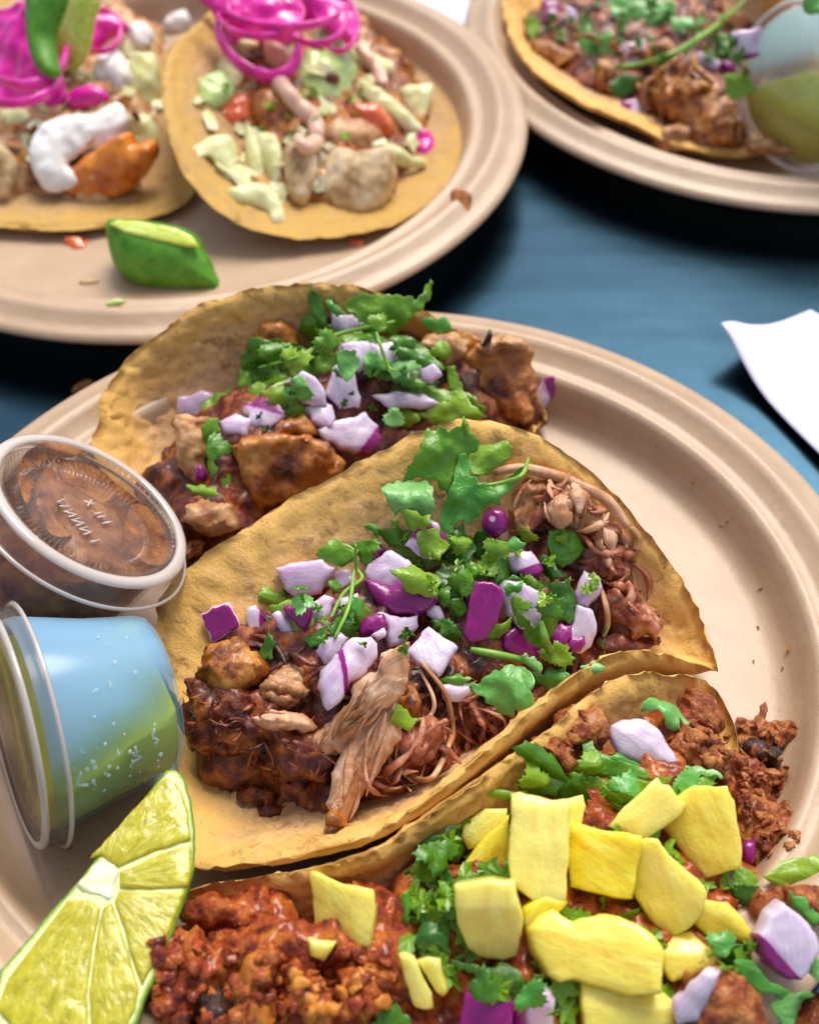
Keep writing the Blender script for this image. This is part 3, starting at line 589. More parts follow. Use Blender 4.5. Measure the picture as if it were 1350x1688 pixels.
def wedge(face, segs, core, z, nv, label, edge, depth=1.9, pm='pulp', k=1.5):
    face = poly(face); c = np.array(face).mean(0); Q = at(c[0], c[1], z); N = nrm(nv)
    A, B = [on_plane(p[0], p[1], Q, N) for p in edge]; dv = nrm(B - A)
    def bot(pv, d, w3):
        rel = w3 - A; ds = np.linalg.norm(rel - (rel @ dv)[:, None] * dv, axis=1); dm = d.max()
        return np.minimum(k * ds + .03, depth * np.sqrt(np.clip(d / dm, 0, 1)) + .03)
    o = empty('lime_wedge', [Q[0], Q[1], .4], label, 'lime wedge', 'cut lime wedges')
    slab('rind', face, M['rindmix'], Q=Q, nvec=N, lift=0, th=1, rr=.06, res=.09, bottom=bot, parent=o, rough=.015, rf=4, smooth_poly=False)
    for sg in segs:
        sg = np.array(poly(sg)); cg_ = sg.mean(0); sg = [tuple(q) for q in cg_ + (sg - cg_) * 1.02]
        slab('pulp_segment', sg, M[pm], Q=Q, nvec=N, lift=.075, th=.14, rr=.05, res=.06, dome=.03, rough=.012, rf=3.2, base=core, parent=o, jag=.01)
    if core: slab('pith', [(core[0] + dx * .85, core[1] + dy * .85) for dx, dy in ((-48, 8), (-25, -22), (0, -38), (30, -28), (28, 0), (22, 34), (-8, 28), (-30, 22))], M['pith'], Q=Q, nvec=N, lift=.07, th=.10, rr=.09, res=.06, rough=.05, rf=3, jag=.06, smooth_poly=True, parent=o) if pm == 'pulp' else None
wedge("274,1268 290,1268 304,1282 315,1318 322,1375 320,1430 308,1470 288,1530 268,1575 252,1620 238,1650 225,1690 150,1760 60,1770 -30,1690 0,1600 60,1530 130,1450 200,1360",
      ["258,1296 272,1284 286,1288 297,1304 308,1335 313,1383 250,1402 196,1426 168,1408 150,1412 205,1350",
       "199,1438 250,1413 313,1394 315,1425 307,1461 250,1464 199,1462", "196,1470 250,1473 303,1471 284,1522 266,1562 250,1592 234,1622 222,1590 205,1530 190,1486",
       "184,1490 200,1540 216,1592 228,1630 222,1660 205,1694 152,1712 148,1640 157,1560 170,1500", "112,1486 150,1487 163,1499 151,1560 142,1640 144,1714 60,1735 30,1700 -4,1662 14,1612 62,1550"],
      (165, 1455), 2.5, (.05, -.12, .99), 'large pale green lime wedge in the lower left corner, showing five juicy segments', ((272, 1270), (0, 1602)), depth=1.7)
g_l = empty('lime_wedge', at(265, 470, .5), 'small dark green lime wedge lying skin forward on the back left plate', 'lime wedge', 'cut lime wedges')
slab('rind', "173,366 184,358 235,361 290,371 322,384 337,410 352,440 362,477 310,477 258,472 212,460 188,438 176,400", M['skin'], Q=at(262, 425, 1.3), nvec=(.1, -.75, .66), lift=.2, th=1.3, rr=.3, dome=.4, res=.12, rough=.02, parent=g_l, smooth_poly=True)
slab('pulp_segment', "180,367 196,361 235,364 288,375 316,388 328,404 296,402 250,392 205,381", M['pulp2'], lift=.12, th=.25, rr=.06, res=.09, rough=.02, base=(180, 366), parent=g_l, fc=.3)

# ------------------------------------------------------------------ fillings and toppings
def sm(x, a, b): t_ = np.clip((x - a) / (b - a), 0, 1); return t_ * t_ * (3 - 2 * t_)
def dirm(deg, pos=0., w_=.25):
    c_, s_ = math.cos(R(deg)), math.sin(R(deg)); return lambda x, y, d: sm(x * c_ + y * s_, pos - w_, pos + w_)
ALL = lambda x, y, d: np.ones(len(x)); NONE = lambda x, y, d: np.zeros(len(x)); PALE = lambda x, y, d: np.full(len(x), .22)
def core(x, y, d): return sm(d, .015, .06)
def stripe(deg, pos, w_): 
    c_, s_ = math.cos(R(deg)), math.sin(R(deg)); return lambda x, y, d: .12 + .75 * np.exp(-((x * c_ + y * s_ - pos) / w_) ** 2)
def onion(p, label, mask=NONE, th=.32, **k):
    k.setdefault('rr', .075); k.setdefault('res', .08); k.setdefault('dome', .06); k.setdefault('fc', .8); k.setdefault('jag', .05)
    return slab('onion_piece', p, M['onion'], th=th, mask=mask, rough=k.pop('rough', .035), rf=2.2, oct=3, label=label, cat='onion piece', group='diced red onion', **k)
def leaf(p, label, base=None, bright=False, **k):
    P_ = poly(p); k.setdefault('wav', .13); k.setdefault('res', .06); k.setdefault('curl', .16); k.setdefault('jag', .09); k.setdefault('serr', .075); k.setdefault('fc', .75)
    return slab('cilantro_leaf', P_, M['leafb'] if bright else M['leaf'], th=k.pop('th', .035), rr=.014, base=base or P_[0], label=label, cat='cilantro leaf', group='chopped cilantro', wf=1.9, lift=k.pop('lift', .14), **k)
def pine(p, label, th=1.0, **k):
    k.setdefault('rr', .07); k.setdefault('res', .10); k.setdefault('dome', .03); k.setdefault('fc', .95); k.setdefault('fn', .25)
    return slab('pineapple_chunk', p, M['pine'], th=th, rough=.022, rf=2.0, oct=4, label=label, cat='pineapple chunk', group='diced pineapple', ext=.25, jag=.02, **k)
def meat(p, label, mat, name='pork_piece', cat='meat piece', th=.7, rough=.14, rf=2.2, dome=.25, grp='pieces of cooked pork', **k):
    if mat in ('carnitas', 'carnitas_pale', 'pork_pink'): k.setdefault('fib', .07); k.setdefault('res', .055)
    k.setdefault('rr', .16); k.setdefault('res', .075); k.setdefault('jag', .12)
    return slab(name, p, M[mat], th=th, rough=rough, rf=rf, dome=dome, label=label, cat=cat, group=grp, **k)
def strand(p, label, mat='carnitas_pale', r=.07, z=None, lift=.1, name='pork_strand', cat='meat strand', group='loose strands of braised pork', flat=1., parent=None):
    Q = []
    for q in p:
        if len(q) == 3: Q.append(at(*q))
        else: h_, n_ = hit(*q); Q.append(h_ + lift * nrm(n_ + TOCAM))
    Q = catmull(Q, max(10, len(Q) * 7)); m_ = len(Q); pr = r * (.35 + .65 * np.sin(np.linspace(.15, math.pi - .15, m_)) ** .5) * (1 + .12 * fbm(Q * 3, 2))
    V, F = tube_geo(Q, pr, 10, flat); uv = np.c_[np.repeat(np.linspace(0, m_ * .1, m_), 10), np.tile(np.linspace(0, .6, 10), m_)]
    return add(name, V, F, M[mat], label=label, cat=cat, group=group, uv=uv, parent=parent)
def bed(p, z, dome, mat, label, rough=.3, rf=1.2, cat='meat filling', name='meat_filling', res=.11):
    return slab(name, p, M[mat], Q=at(*np.array(poly(p)).mean(0), z), nvec=(0, 0, 1), lift=0, th=.35, dome=dome, rough=rough, rf=rf, rr=.3, res=res, jag=.3, kind='stuff', label=label, cat=cat, smooth_poly=True)
def shreds(px_poly, n, seed, mat, label, r=.055, L=(.8, 2.0), ang=None):
    rnd = random.Random(seed); pg = np.array(poly(px_poly)); Vs, Fs, k = [], [], 0; lo, hi = pg.min(0), pg.max(0)
    while n > 0:
        x, y = rnd.uniform(lo[0], hi[0]), rnd.uniform(lo[1], hi[1])
        if not inside(np.array([[x, y]]), pg)[0]: continue
        n -= 1; h_, n_ = hit(x, y); u = nrm(np.cross(n_, [rnd.gauss(0, 1), rnd.gauss(0, 1), rnd.gauss(0, 1)]))
        if ang is not None: a_ = R(ang + rnd.gauss(0, 7)); u = math.cos(a_) * XV + math.sin(a_) * UPV; u = nrm(u - n_ * np.dot(u, n_))
        v_ = np.cross(n_, u); ln_ = rnd.uniform(*L)
        b1, b2 = (rnd.uniform(-.35, .35), rnd.uniform(.0, .35)) if ang is None else (rnd.uniform(-.12, .12), rnd.uniform(-.02, .05))
        Q = [h_ + u * ln_ * (t - .5) + v_ * b1 * math.sin(t * 3.1) + n_ * (.03 + b2 * math.sin(t * 3.1) ** 2) for t in np.linspace(0, 1, 9)]
        rr_ = r * rnd.uniform(.4, 1.9); v3, f3 = tube_geo(Q, rr_ * np.sin(np.linspace(.25, 2.9, 9)) * np.array([rnd.uniform(.7, 1.3) for _ in range(9)]), 7, rnd.uniform(1.0, 2.4)); Vs.append(v3); Fs += [tuple(i + k for i in f) for f in f3]; k += len(v3)
    V = np.vstack(Vs); return add('meat_shreds', V, Fs, M[mat], kind='stuff', label=label, cat='shredded meat', uv=np.c_[V[:, 0], V[:, 1]])
def bits(px_poly, n, seed, mat, label, size=(.08, .25), name='cilantro_bits', cat='chopped cilantro', lift=.12):
    rnd = random.Random(seed); pg = np.array(poly(px_poly)); lo, hi = pg.min(0), pg.max(0); Vs, Fs, k = [], [], 0
    while n > 0:
        x, y = rnd.uniform(lo[0], hi[0]), rnd.uniform(lo[1], hi[1])
        if not inside(np.array([[x, y]]), pg)[0]: continue
        n -= 1; h_, n_ = hit(x, y); s_ = rnd.uniform(*size); N = nrm(n_ + .5 * TOCAM + .5 * np.array([rnd.gauss(0, 1), rnd.gauss(0, 1), rnd.gauss(0, 1)]))
        u = nrm(np.cross(N, [rnd.gauss(0, 1), rnd.gauss(0, 1), 1])); v_ = np.cross(N, u); m = 20 if mat == 'leaf' else rnd.randint(6, 10); asp = rnd.uniform(.4, .95); lb = rnd.choice((3, 5)); ph = rnd.uniform(0, 3)
        ring = [h_ + N * (lift + rnd.uniform(-.04, .06)) + (u * math.cos(2 * math.pi * i / m) + v_ * math.sin(2 * math.pi * i / m) * asp) * s_ * ((.5 + .8 * abs(math.sin(lb * math.pi * i / m + ph))) * (1.1 if i % 2 else .9) if m == 20 else rnd.uniform(.45, 1.4)) for i in range(m)]
        cc = h_ + N * (lift + rnd.uniform(-.02, .05)); low = [q - N * .012 for q in ring]
        Vs.append(np.array(ring + low + [cc, cc - N * .012])); Fs += [(k + i, k + (i + 1) % m, k + 2 * m) for i in range(m)] + [(k + m + (i + 1) % m, k + m + i, k + 2 * m + 1) for i in range(m)] + [(k + (i + 1) % m, k + i, k + m + i, k + m + (i + 1) % m) for i in range(m)]; k += 2 * m + 2
    V = np.vstack(Vs); return add(name, V, Fs, M[mat], kind='stuff', label=label, cat=cat, uv=V[:, :2], smooth=False)
def crumbs(px_poly, n, seed, mat, label, size=(.06, .2), name='meat_crumbs', cat='meat crumbs', lift=.0, parent=None):
    rnd = random.Random(seed); pg = np.array(poly(px_poly)); bm = bmesh.new(); lo, hi = pg.min(0), pg.max(0)
    while n > 0:
        x, y = rnd.uniform(lo[0], hi[0]), rnd.uniform(lo[1], hi[1])
        if not inside(np.array([[x, y]]), pg)[0]: continue
        n -= 1; h_, n_ = hit(x, y); s_ = rnd.uniform(*size)
        mt = Matrix.Translation(Vector(h_ + n_ * s_ * lift)) @ Matrix.Rotation(rnd.uniform(0, 6.3), 4, Vector((rnd.gauss(0, 1), rnd.gauss(0, 1), rnd.gauss(0, 1))).normalized()) @ Matrix.Diagonal((s_, s_ * rnd.uniform(.6, 1), s_ * rnd.uniform(.5, .9), 1))
        bmesh.ops.create_icosphere(bm, subdivisions=2, radius=1, matrix=mt)
    bm.verts.index_update(); V = np.array([tuple(v.co) for v in bm.verts]); F = [tuple(v.index for v in f.verts) for f in bm.faces]; bm.free()
    V = V + .07 * np.c_[fbm(V * 9, 3), fbm(V * 9 + 5, 3), fbm(V * 9 + 9, 3)]
    return add(name, V, F, M[mat], kind='stuff', label=label, cat=cat)

def leaflets(spots, where, group, seed, size=(20, 34)):
    rnd = random.Random(seed)
    for (x, y), wh in zip(spots, where):
        label = 'small toothed cilantro leaflet ' + wh
        sz = rnd.uniform(*size); a0 = rnd.uniform(0, 2 * math.pi); asp = rnd.uniform(.65, 1.); pts = []
        for k in range(46):
            f = -150 + 300 * k / 45; lobe = max(math.cos(R((f - c_) * 1.25)) for c_ in (-78, 0, 78)); tooth = 1 + .13 * (1 if k % 3 == 0 else -.5)
            r_ = sz * (.34 + .66 * max(0, lobe) ** 1.6) * tooth * (1.15 if abs(f) < 40 else 1)
            u_, v_ = r_ * math.cos(R(f)), r_ * math.sin(R(f)) * asp; pts.append((x + u_ * math.cos(a0) - v_ * math.sin(a0), y + (u_ * math.sin(a0) + v_ * math.cos(a0)) * .9))
        pts.append((x - sz * .3 * math.cos(a0), y - sz * .3 * math.sin(a0)))
        slab('cilantro_leaf', pts, M[rnd.choice(['leaf', 'leaf', 'leafb'])], th=.02, rr=.008, wav=.16, wf=2.2, curl=rnd.uniform(.05, .25), res=.055, fc=.6, n=(rnd.gauss(0, .25), rnd.gauss(0, .25)),
             lift=rnd.uniform(.18, .5), base=(x - sz * .3 * math.cos(a0), y - sz * .3 * math.sin(a0)), label=label, cat='cilantro leaf', group=group)
# ---- rear taco (chicken) on the nearest plate
bed("245,800 300,720 400,640 520,570 640,545 780,570 880,640 880,705 760,770 600,830 420,905 290,930", 1.0, 1.9, 'pork_dark', 'chopped glazed chicken heaped in the rear taco of the nearest plate', rough=.35, rf=1.1)  # brown bed, darkened further to stand for shade in the gaps
G1 = 'cooked chicken pieces'
ck = lambda p, l, m='chicken', **k: meat(p, l, m, name='chicken_piece', cat='chicken piece', grp=G1, rough=k.pop('rough', .10), **k)
ck("402,600 418,552 440,528 465,522 490,545 500,580 450,592", 'small dark chicken bit at the top of the rear taco, against the browned tortilla', 'chicken')
ck("278,702 292,690 325,696 340,740 352,795 325,812 300,785 282,745", 'upright pale chicken slab under the pinkish onion, left end of the rear taco', 'chicken_pale', th=1.0)
ck("300,832 330,820 375,838 380,865 350,885 318,880 300,860", 'small round orange chicken piece just right of the salsa cup lid', 'chicken_pale')
ck("308,886 336,892 328,914 304,920", 'dark chicken bit lowest in the rear taco beside the lid edge', 'chicken')
ck("384,748 402,728 440,716 500,716 545,735 568,762 552,795 510,822 465,836 425,838 405,812 392,780", 'largest glazed chicken chunk, facing the camera above the middle taco rim', ridge=[(570,750,385,748,-.5)], th=1.3, rr=.22, dome=.2, n=(0, -.2))
ck("430,722 470,692 505,682 522,696 526,716 490,724 450,732", 'charred top crust on the largest glazed chicken chunk', 'chicken', th=.5)
ck("690,566 716,548 760,548 778,566 765,592 730,600 702,588", 'small pale chicken bit left of the tall chicken chunk', 'chicken_pale')
tall = ck("762,590 772,572 800,562 840,558 866,570 880,600 884,640 876,680 858,694 820,676 786,650 766,622", 'tall glazed chicken chunk with charred specks at the right end of the rear taco', ridge=[(885,600,760,604,-.5)], th=1.5, rr=.2, dome=.15)
ck("782,572 800,556 830,548 852,555 866,572 830,582 800,584", 'pale peppered strip lying on top of the tall chicken chunk', 'chicken_pale', th=.35)
ck("792,560 796,546 806,544 810,556 804,570", 'black charred nub sticking up from the tall chicken chunk', 'char', th=.3, res=.06)
onion("878,690 886,640 894,622 915,617 924,634 908,662 888,684", 'charred purple onion petal at the far right end of the rear taco', dirm(20, .1), th=.25)
onion("292,656 330,641 352,650 346,680 316,688 290,684", 'pinkish onion piece leaning on the inner tortilla at the left end of the rear taco', PALE, th=.5)
onion("360,692 388,680 412,690 408,716 372,714", 'dull pale onion square under the arching cilantro of the rear taco', PALE)
onion("398,668 430,655 462,660 474,682 440,706 404,702", 'purple topped onion piece left of the big chicken crust', dirm(75, .05))
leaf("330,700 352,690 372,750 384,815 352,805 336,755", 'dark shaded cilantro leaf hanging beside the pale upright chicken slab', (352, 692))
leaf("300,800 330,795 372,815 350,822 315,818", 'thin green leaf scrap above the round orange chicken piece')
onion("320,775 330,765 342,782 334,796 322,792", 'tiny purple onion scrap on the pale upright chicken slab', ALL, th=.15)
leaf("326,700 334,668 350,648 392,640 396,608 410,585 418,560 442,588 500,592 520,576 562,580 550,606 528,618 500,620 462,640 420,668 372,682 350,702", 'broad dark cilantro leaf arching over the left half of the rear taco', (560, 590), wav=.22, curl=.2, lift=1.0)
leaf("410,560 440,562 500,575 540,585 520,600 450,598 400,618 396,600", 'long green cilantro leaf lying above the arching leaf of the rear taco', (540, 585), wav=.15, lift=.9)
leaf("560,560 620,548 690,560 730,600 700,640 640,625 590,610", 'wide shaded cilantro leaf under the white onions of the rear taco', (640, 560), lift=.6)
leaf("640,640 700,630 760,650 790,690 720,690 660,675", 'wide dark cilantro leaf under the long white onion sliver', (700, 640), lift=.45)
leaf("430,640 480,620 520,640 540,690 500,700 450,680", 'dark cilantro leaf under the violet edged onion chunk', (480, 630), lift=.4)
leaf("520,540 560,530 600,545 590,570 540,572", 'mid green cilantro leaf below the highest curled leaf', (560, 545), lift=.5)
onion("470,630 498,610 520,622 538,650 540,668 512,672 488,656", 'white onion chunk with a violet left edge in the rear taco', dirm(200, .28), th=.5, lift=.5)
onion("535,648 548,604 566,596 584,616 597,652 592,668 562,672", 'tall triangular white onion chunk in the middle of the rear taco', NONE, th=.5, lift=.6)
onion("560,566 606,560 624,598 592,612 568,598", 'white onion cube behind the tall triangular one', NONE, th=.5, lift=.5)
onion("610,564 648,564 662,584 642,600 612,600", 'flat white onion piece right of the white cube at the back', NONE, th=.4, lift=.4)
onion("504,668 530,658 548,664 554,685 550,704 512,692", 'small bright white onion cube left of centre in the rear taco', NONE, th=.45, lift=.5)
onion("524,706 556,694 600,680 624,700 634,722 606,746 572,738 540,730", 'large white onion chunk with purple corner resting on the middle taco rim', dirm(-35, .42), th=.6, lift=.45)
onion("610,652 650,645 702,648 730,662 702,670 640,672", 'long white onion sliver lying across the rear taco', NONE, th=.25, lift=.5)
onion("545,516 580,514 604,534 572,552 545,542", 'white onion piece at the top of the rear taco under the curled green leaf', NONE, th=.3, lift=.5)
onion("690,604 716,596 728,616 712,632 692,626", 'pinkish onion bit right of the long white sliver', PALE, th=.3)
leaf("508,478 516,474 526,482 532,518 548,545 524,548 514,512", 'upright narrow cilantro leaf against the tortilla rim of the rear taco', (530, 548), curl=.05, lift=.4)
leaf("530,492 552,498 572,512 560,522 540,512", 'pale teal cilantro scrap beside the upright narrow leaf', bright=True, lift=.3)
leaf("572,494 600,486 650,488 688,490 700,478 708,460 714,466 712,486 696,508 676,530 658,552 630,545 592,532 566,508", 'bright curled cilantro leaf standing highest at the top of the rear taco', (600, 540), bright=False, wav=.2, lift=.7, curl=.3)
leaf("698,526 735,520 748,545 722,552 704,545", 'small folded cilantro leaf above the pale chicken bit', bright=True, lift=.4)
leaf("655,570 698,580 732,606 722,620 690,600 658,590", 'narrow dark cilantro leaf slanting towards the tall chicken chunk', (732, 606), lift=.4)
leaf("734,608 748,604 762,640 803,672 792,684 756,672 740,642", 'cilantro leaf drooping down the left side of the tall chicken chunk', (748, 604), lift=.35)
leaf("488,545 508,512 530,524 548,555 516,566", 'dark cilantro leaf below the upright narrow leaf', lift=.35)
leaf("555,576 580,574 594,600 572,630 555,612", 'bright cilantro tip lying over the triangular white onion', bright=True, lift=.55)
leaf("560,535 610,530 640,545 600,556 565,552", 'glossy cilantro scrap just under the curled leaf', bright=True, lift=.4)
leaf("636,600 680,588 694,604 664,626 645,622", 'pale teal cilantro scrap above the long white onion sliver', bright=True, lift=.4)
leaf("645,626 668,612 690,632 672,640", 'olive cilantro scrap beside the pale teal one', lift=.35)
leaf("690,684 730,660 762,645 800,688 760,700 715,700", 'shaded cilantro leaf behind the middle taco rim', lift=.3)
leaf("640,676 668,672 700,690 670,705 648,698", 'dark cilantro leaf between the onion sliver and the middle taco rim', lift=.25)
strand([(430, 612), (500, 585), (560, 560), (640, 532)], 'pale green cilantro stem crossing the rear taco from left to right', 'stem', .06, lift=.6, name='cilantro_stalk', cat='cilantro stalk', group='cut cilantro stalks')
strand([(618, 560), (625, 575), (640, 600), (660, 612)], 'short bent cilantro stem over the flat white onion of the rear taco', 'stem', .05, lift=.5, name='cilantro_stalk', cat='cilantro stalk', group='cut cilantro stalks')
leaflets([(545, 560), (610, 600), (665, 560), (455, 575), (500, 640), (690, 640), (420, 640), (620, 535), (735, 575), (650, 690), (350, 735), (480, 600)], ['left of the triangular white onion in the rear taco', 'right of the triangular white onion in the rear taco', 'over the flat white onion at the back of the rear taco', 'beneath the long stalk at the left of the rear taco', 'on the violet edged onion chunk of the rear taco', 'at the right tip of the long white onion sliver', 'on the purple topped onion of the rear taco', 'just under the highest curled leaf of the rear taco', 'beside the pale chicken bit of the rear taco', 'between the long onion sliver and the middle taco rim', 'on the upright pale chicken slab of the rear taco', 'just above the violet edged onion chunk'], 'cilantro leaflets strewn over the tacos', 81)
bits("395,600 500,560 700,560 770,600 700,680 600,690 420,720", 26, 3, 'leaf', 'finely chopped cilantro scattered through the rear taco', (.08, .2))

# ---- middle taco (braised pork)
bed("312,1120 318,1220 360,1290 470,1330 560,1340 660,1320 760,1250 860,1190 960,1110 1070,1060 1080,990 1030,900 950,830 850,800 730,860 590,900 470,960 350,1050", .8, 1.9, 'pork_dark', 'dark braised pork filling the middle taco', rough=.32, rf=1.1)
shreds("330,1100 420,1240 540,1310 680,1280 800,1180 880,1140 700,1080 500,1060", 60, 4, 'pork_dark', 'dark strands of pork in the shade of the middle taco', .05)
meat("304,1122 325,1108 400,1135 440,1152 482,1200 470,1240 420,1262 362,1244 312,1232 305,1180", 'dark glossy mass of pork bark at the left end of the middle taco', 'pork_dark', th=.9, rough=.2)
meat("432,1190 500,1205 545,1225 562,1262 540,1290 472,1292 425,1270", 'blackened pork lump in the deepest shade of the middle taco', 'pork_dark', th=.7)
meat("318,1095 342,1068 385,1056 420,1070 430,1105 402,1132 372,1146 338,1130 320,1112", 'caramelised orange brown pork crust below the magenta onion square', 'pork_crust', th=.8, rough=.12, dome=.35)
meat("438,1112 468,1094 502,1108 516,1140 510,1166 472,1172 442,1162 428,1140", 'tan pork lump between the crust and the big lilac onion', 'carnitas', th=.6)
meat("418,1184 448,1170 482,1178 516,1188 524,1200 500,1210 468,1202 440,1202", 'thin tan pork flake jutting out over the dark pork', 'carnitas_pale', th=.22, rough=.05, lift=.5, jag=.06)
for q, l in (((1000, 960, 2.4), 0),): pass
meat("880,800 905,786 950,800 985,830 1000,866 968,880 930,860 900,840", 'orange tan pork sheet behind the braided pork at the right of the middle taco', 'carnitas', th=.4, lift=.3)
meat("838,850 850,806 872,786 896,792 900,810 884,850 872,890 848,884", 'upright folded pork band beside the hero cilantro leaf', 'carnitas', th=.5, rough=.07)
meat("896,830 920,810 946,828 944,860 918,876 898,856", 'round rolled pork knot at the upper right of the middle taco', 'carnitas_pale', th=.5, rough=.07)
meat("960,876 985,860 1014,858 1024,880 1000,902 968,896", 'glistening pink pork fold right of the dark green leaf', 'pork_pink', th=.4, rough=.06)
meat("952,905 990,892 1034,905 1042,940 1020,960 985,964 958,940", 'maroon pork chunk above the pale yellow strand', 'pork_pink', th=.6)
meat("1000,956 1036,962 1060,996 1092,1022 1086,1052 1042,1046 1004,1012", 'ragged rosy pork piece nearest the right corner of the middle taco', 'pork_pink', th=.5, rough=.16)
meat("984,1062 1036,1044 1090,1058 1066,1072 1014,1084", 'dark thin pork sheet tucked above the middle taco front rim', 'pork_dark', th=.2, rough=.05)
strand([(812, 778), (850, 772), (905, 776), (955, 796), (1000, 826), (1036, 868)], 'long pale pork strand arching along the upper right rim of the middle taco', 'carnitas_pale', .15, lift=.25)
strand([(1040, 868), (1048, 885), (1046, 905)], 'short end of tan pork hanging at the right rim of the middle taco', 'carnitas', .12, lift=.15)
strand([(985, 975), (1002, 1000), (1004, 1030), (995, 1045)], 'pale yellow pork strand right of the lilac onions', 'carnitas_pale', .08, lift=.2)
shreds("860,800 930,790 1010,850 1050,930 1080,1010 1060,1045 1000,960 940,900 870,880", 26, 8, 'pork_pink', 'rosy pork shreds at the right end of the middle taco', .05, (.5, 1.3))
shreds("860,800 930,790 1010,850 1040,920 980,900 900,880", 12, 18, 'carnitas_pale', 'pale pork shreds at the upper right of the middle taco', .05, (.5, 1.2))
meat("640,1066 665,1062 662,1110 652,1150 622,1182 592,1202 572,1240 540,1252 502,1238 488,1222 520,1202 545,1178 570,1160 588,1130 616,1108", 'golden pork slab running down from under the lilac onion', 'carnitas_pale', th=.5, rough=.05, rf=1.6, lift=.75, jag=.10, fib=.07)
meat("592,1166 612,1152 642,1146 662,1180 658,1222 628,1262 598,1310 584,1340 567,1368 548,1358 535,1330 541,1282 556,1242 576,1210", 'long rosy pork piece reaching down to the front rim of the middle taco', 'carnitas_pale', th=.45, rough=.05, rf=1.5, lift=.85, jag=.08, fib=.07, n=(0, .1))
shreds("600,1180 640,1160 655,1210 600,1300 575,1350 550,1340 560,1260", 12, 71, 'carnitas_pale', 'pale torn fibres along the long rosy pork piece', .03, (.7, 1.6), ang=-108)
shreds("630,1090 655,1080 640,1150 590,1190 550,1235 510,1225 570,1170", 8, 72, 'carnitas', 'tan torn fibres along the golden pork slab', .03, (.6, 1.3), ang=-125)
meat("534,1340 545,1322 562,1345 566,1366 546,1366 530,1358", 'translucent brown pork tip resting on the front rim of the middle taco', 'pork_crust', th=.3, rough=.06)
meat("640,1262 652,1230 690,1205 722,1190 734,1212 712,1250 676,1274 640,1290 606,1300 612,1282", 'reddish glistening pork piece under the thin curved strand', 'pork_pink', th=.5, rough=.09, lift=.5)
meat("660,1160 672,1120 684,1132 694,1160 690,1180 672,1182", 'small red brown pork nub in the shadow below the pale onion square', 'pork_crust', th=.3)
strand([(702, 1098), (722, 1140), (736, 1190), (732, 1222), (706, 1256), (668, 1276)], 'thin curved pork strand looping at the centre of the middle taco', 'carnitas', .07, lift=.5)
strand([(690, 1110), (706, 1150), (700, 1175), (690, 1195)], 'second thin pork strand inside the looping one', 'carnitas_pale', .05, lift=.4)
strand([(628, 1288), (646, 1302), (672, 1306), (692, 1300)], 'fine pale pork fibre curling above the middle taco front rim', 'carnitas_pale', .035, lift=.3)
strand([(640, 1268), (650, 1288), (666, 1298)], 'second fine pale pork fibre beside the curling one', 'carnitas_pale', .03, lift=.3)
strand([(302, 1140), (318, 1150), (334, 1144)], 'fine dark fibre at the left edge of the middle taco pork', 'pork_crust', .025, lift=.1)

def cst(p, label, r=.05, lift=.35): return strand(p, label, 'stem', r, lift=lift, name='cilantro_stalk', cat='cilantro stalk', group='cut cilantro stalks')
shreds("310,1130 440,1160 480,1210 560,1250 540,1285 420,1260 310,1230", 26, 73, 'pork_dark', 'fine reddish fibres over the dark pork bark of the middle taco', .022, (.3, 1.0))
shreds("640,1200 720,1200 760,1150 860,1130 780,1230 680,1290 600,1310", 36, 74, 'pork_pink', 'rosy pork shreds along the front rim of the middle taco', .04, (.5, 1.4))
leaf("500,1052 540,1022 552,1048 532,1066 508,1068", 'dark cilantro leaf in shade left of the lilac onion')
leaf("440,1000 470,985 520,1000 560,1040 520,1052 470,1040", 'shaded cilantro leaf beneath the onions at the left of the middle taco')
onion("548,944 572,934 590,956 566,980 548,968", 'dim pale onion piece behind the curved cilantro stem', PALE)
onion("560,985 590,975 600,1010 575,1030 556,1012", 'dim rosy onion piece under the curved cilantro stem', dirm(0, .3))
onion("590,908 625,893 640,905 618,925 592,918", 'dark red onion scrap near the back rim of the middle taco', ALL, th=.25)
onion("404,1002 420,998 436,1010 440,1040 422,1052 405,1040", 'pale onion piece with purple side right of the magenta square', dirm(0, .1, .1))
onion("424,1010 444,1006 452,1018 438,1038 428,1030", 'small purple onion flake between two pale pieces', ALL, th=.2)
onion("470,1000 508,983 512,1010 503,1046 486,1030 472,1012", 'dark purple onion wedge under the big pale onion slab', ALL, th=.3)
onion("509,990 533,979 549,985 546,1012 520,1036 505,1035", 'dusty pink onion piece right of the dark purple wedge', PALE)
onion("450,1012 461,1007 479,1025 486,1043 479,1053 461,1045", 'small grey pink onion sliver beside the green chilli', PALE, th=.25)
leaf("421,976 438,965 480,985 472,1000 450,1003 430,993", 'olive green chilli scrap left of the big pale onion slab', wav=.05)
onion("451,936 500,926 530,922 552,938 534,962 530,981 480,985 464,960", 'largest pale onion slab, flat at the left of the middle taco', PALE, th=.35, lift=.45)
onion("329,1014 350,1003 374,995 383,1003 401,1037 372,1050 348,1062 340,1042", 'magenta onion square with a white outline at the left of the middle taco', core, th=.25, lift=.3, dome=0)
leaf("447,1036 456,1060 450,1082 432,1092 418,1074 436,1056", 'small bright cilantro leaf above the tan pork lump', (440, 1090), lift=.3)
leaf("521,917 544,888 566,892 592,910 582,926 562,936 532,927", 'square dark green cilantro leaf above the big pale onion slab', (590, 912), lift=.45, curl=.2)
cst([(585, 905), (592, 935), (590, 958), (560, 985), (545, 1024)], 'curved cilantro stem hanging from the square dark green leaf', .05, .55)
cst([(592, 955), (575, 1000), (550, 1050)], 'straight cilantro stem beside the curved one at the left of the middle taco', .05, .4)
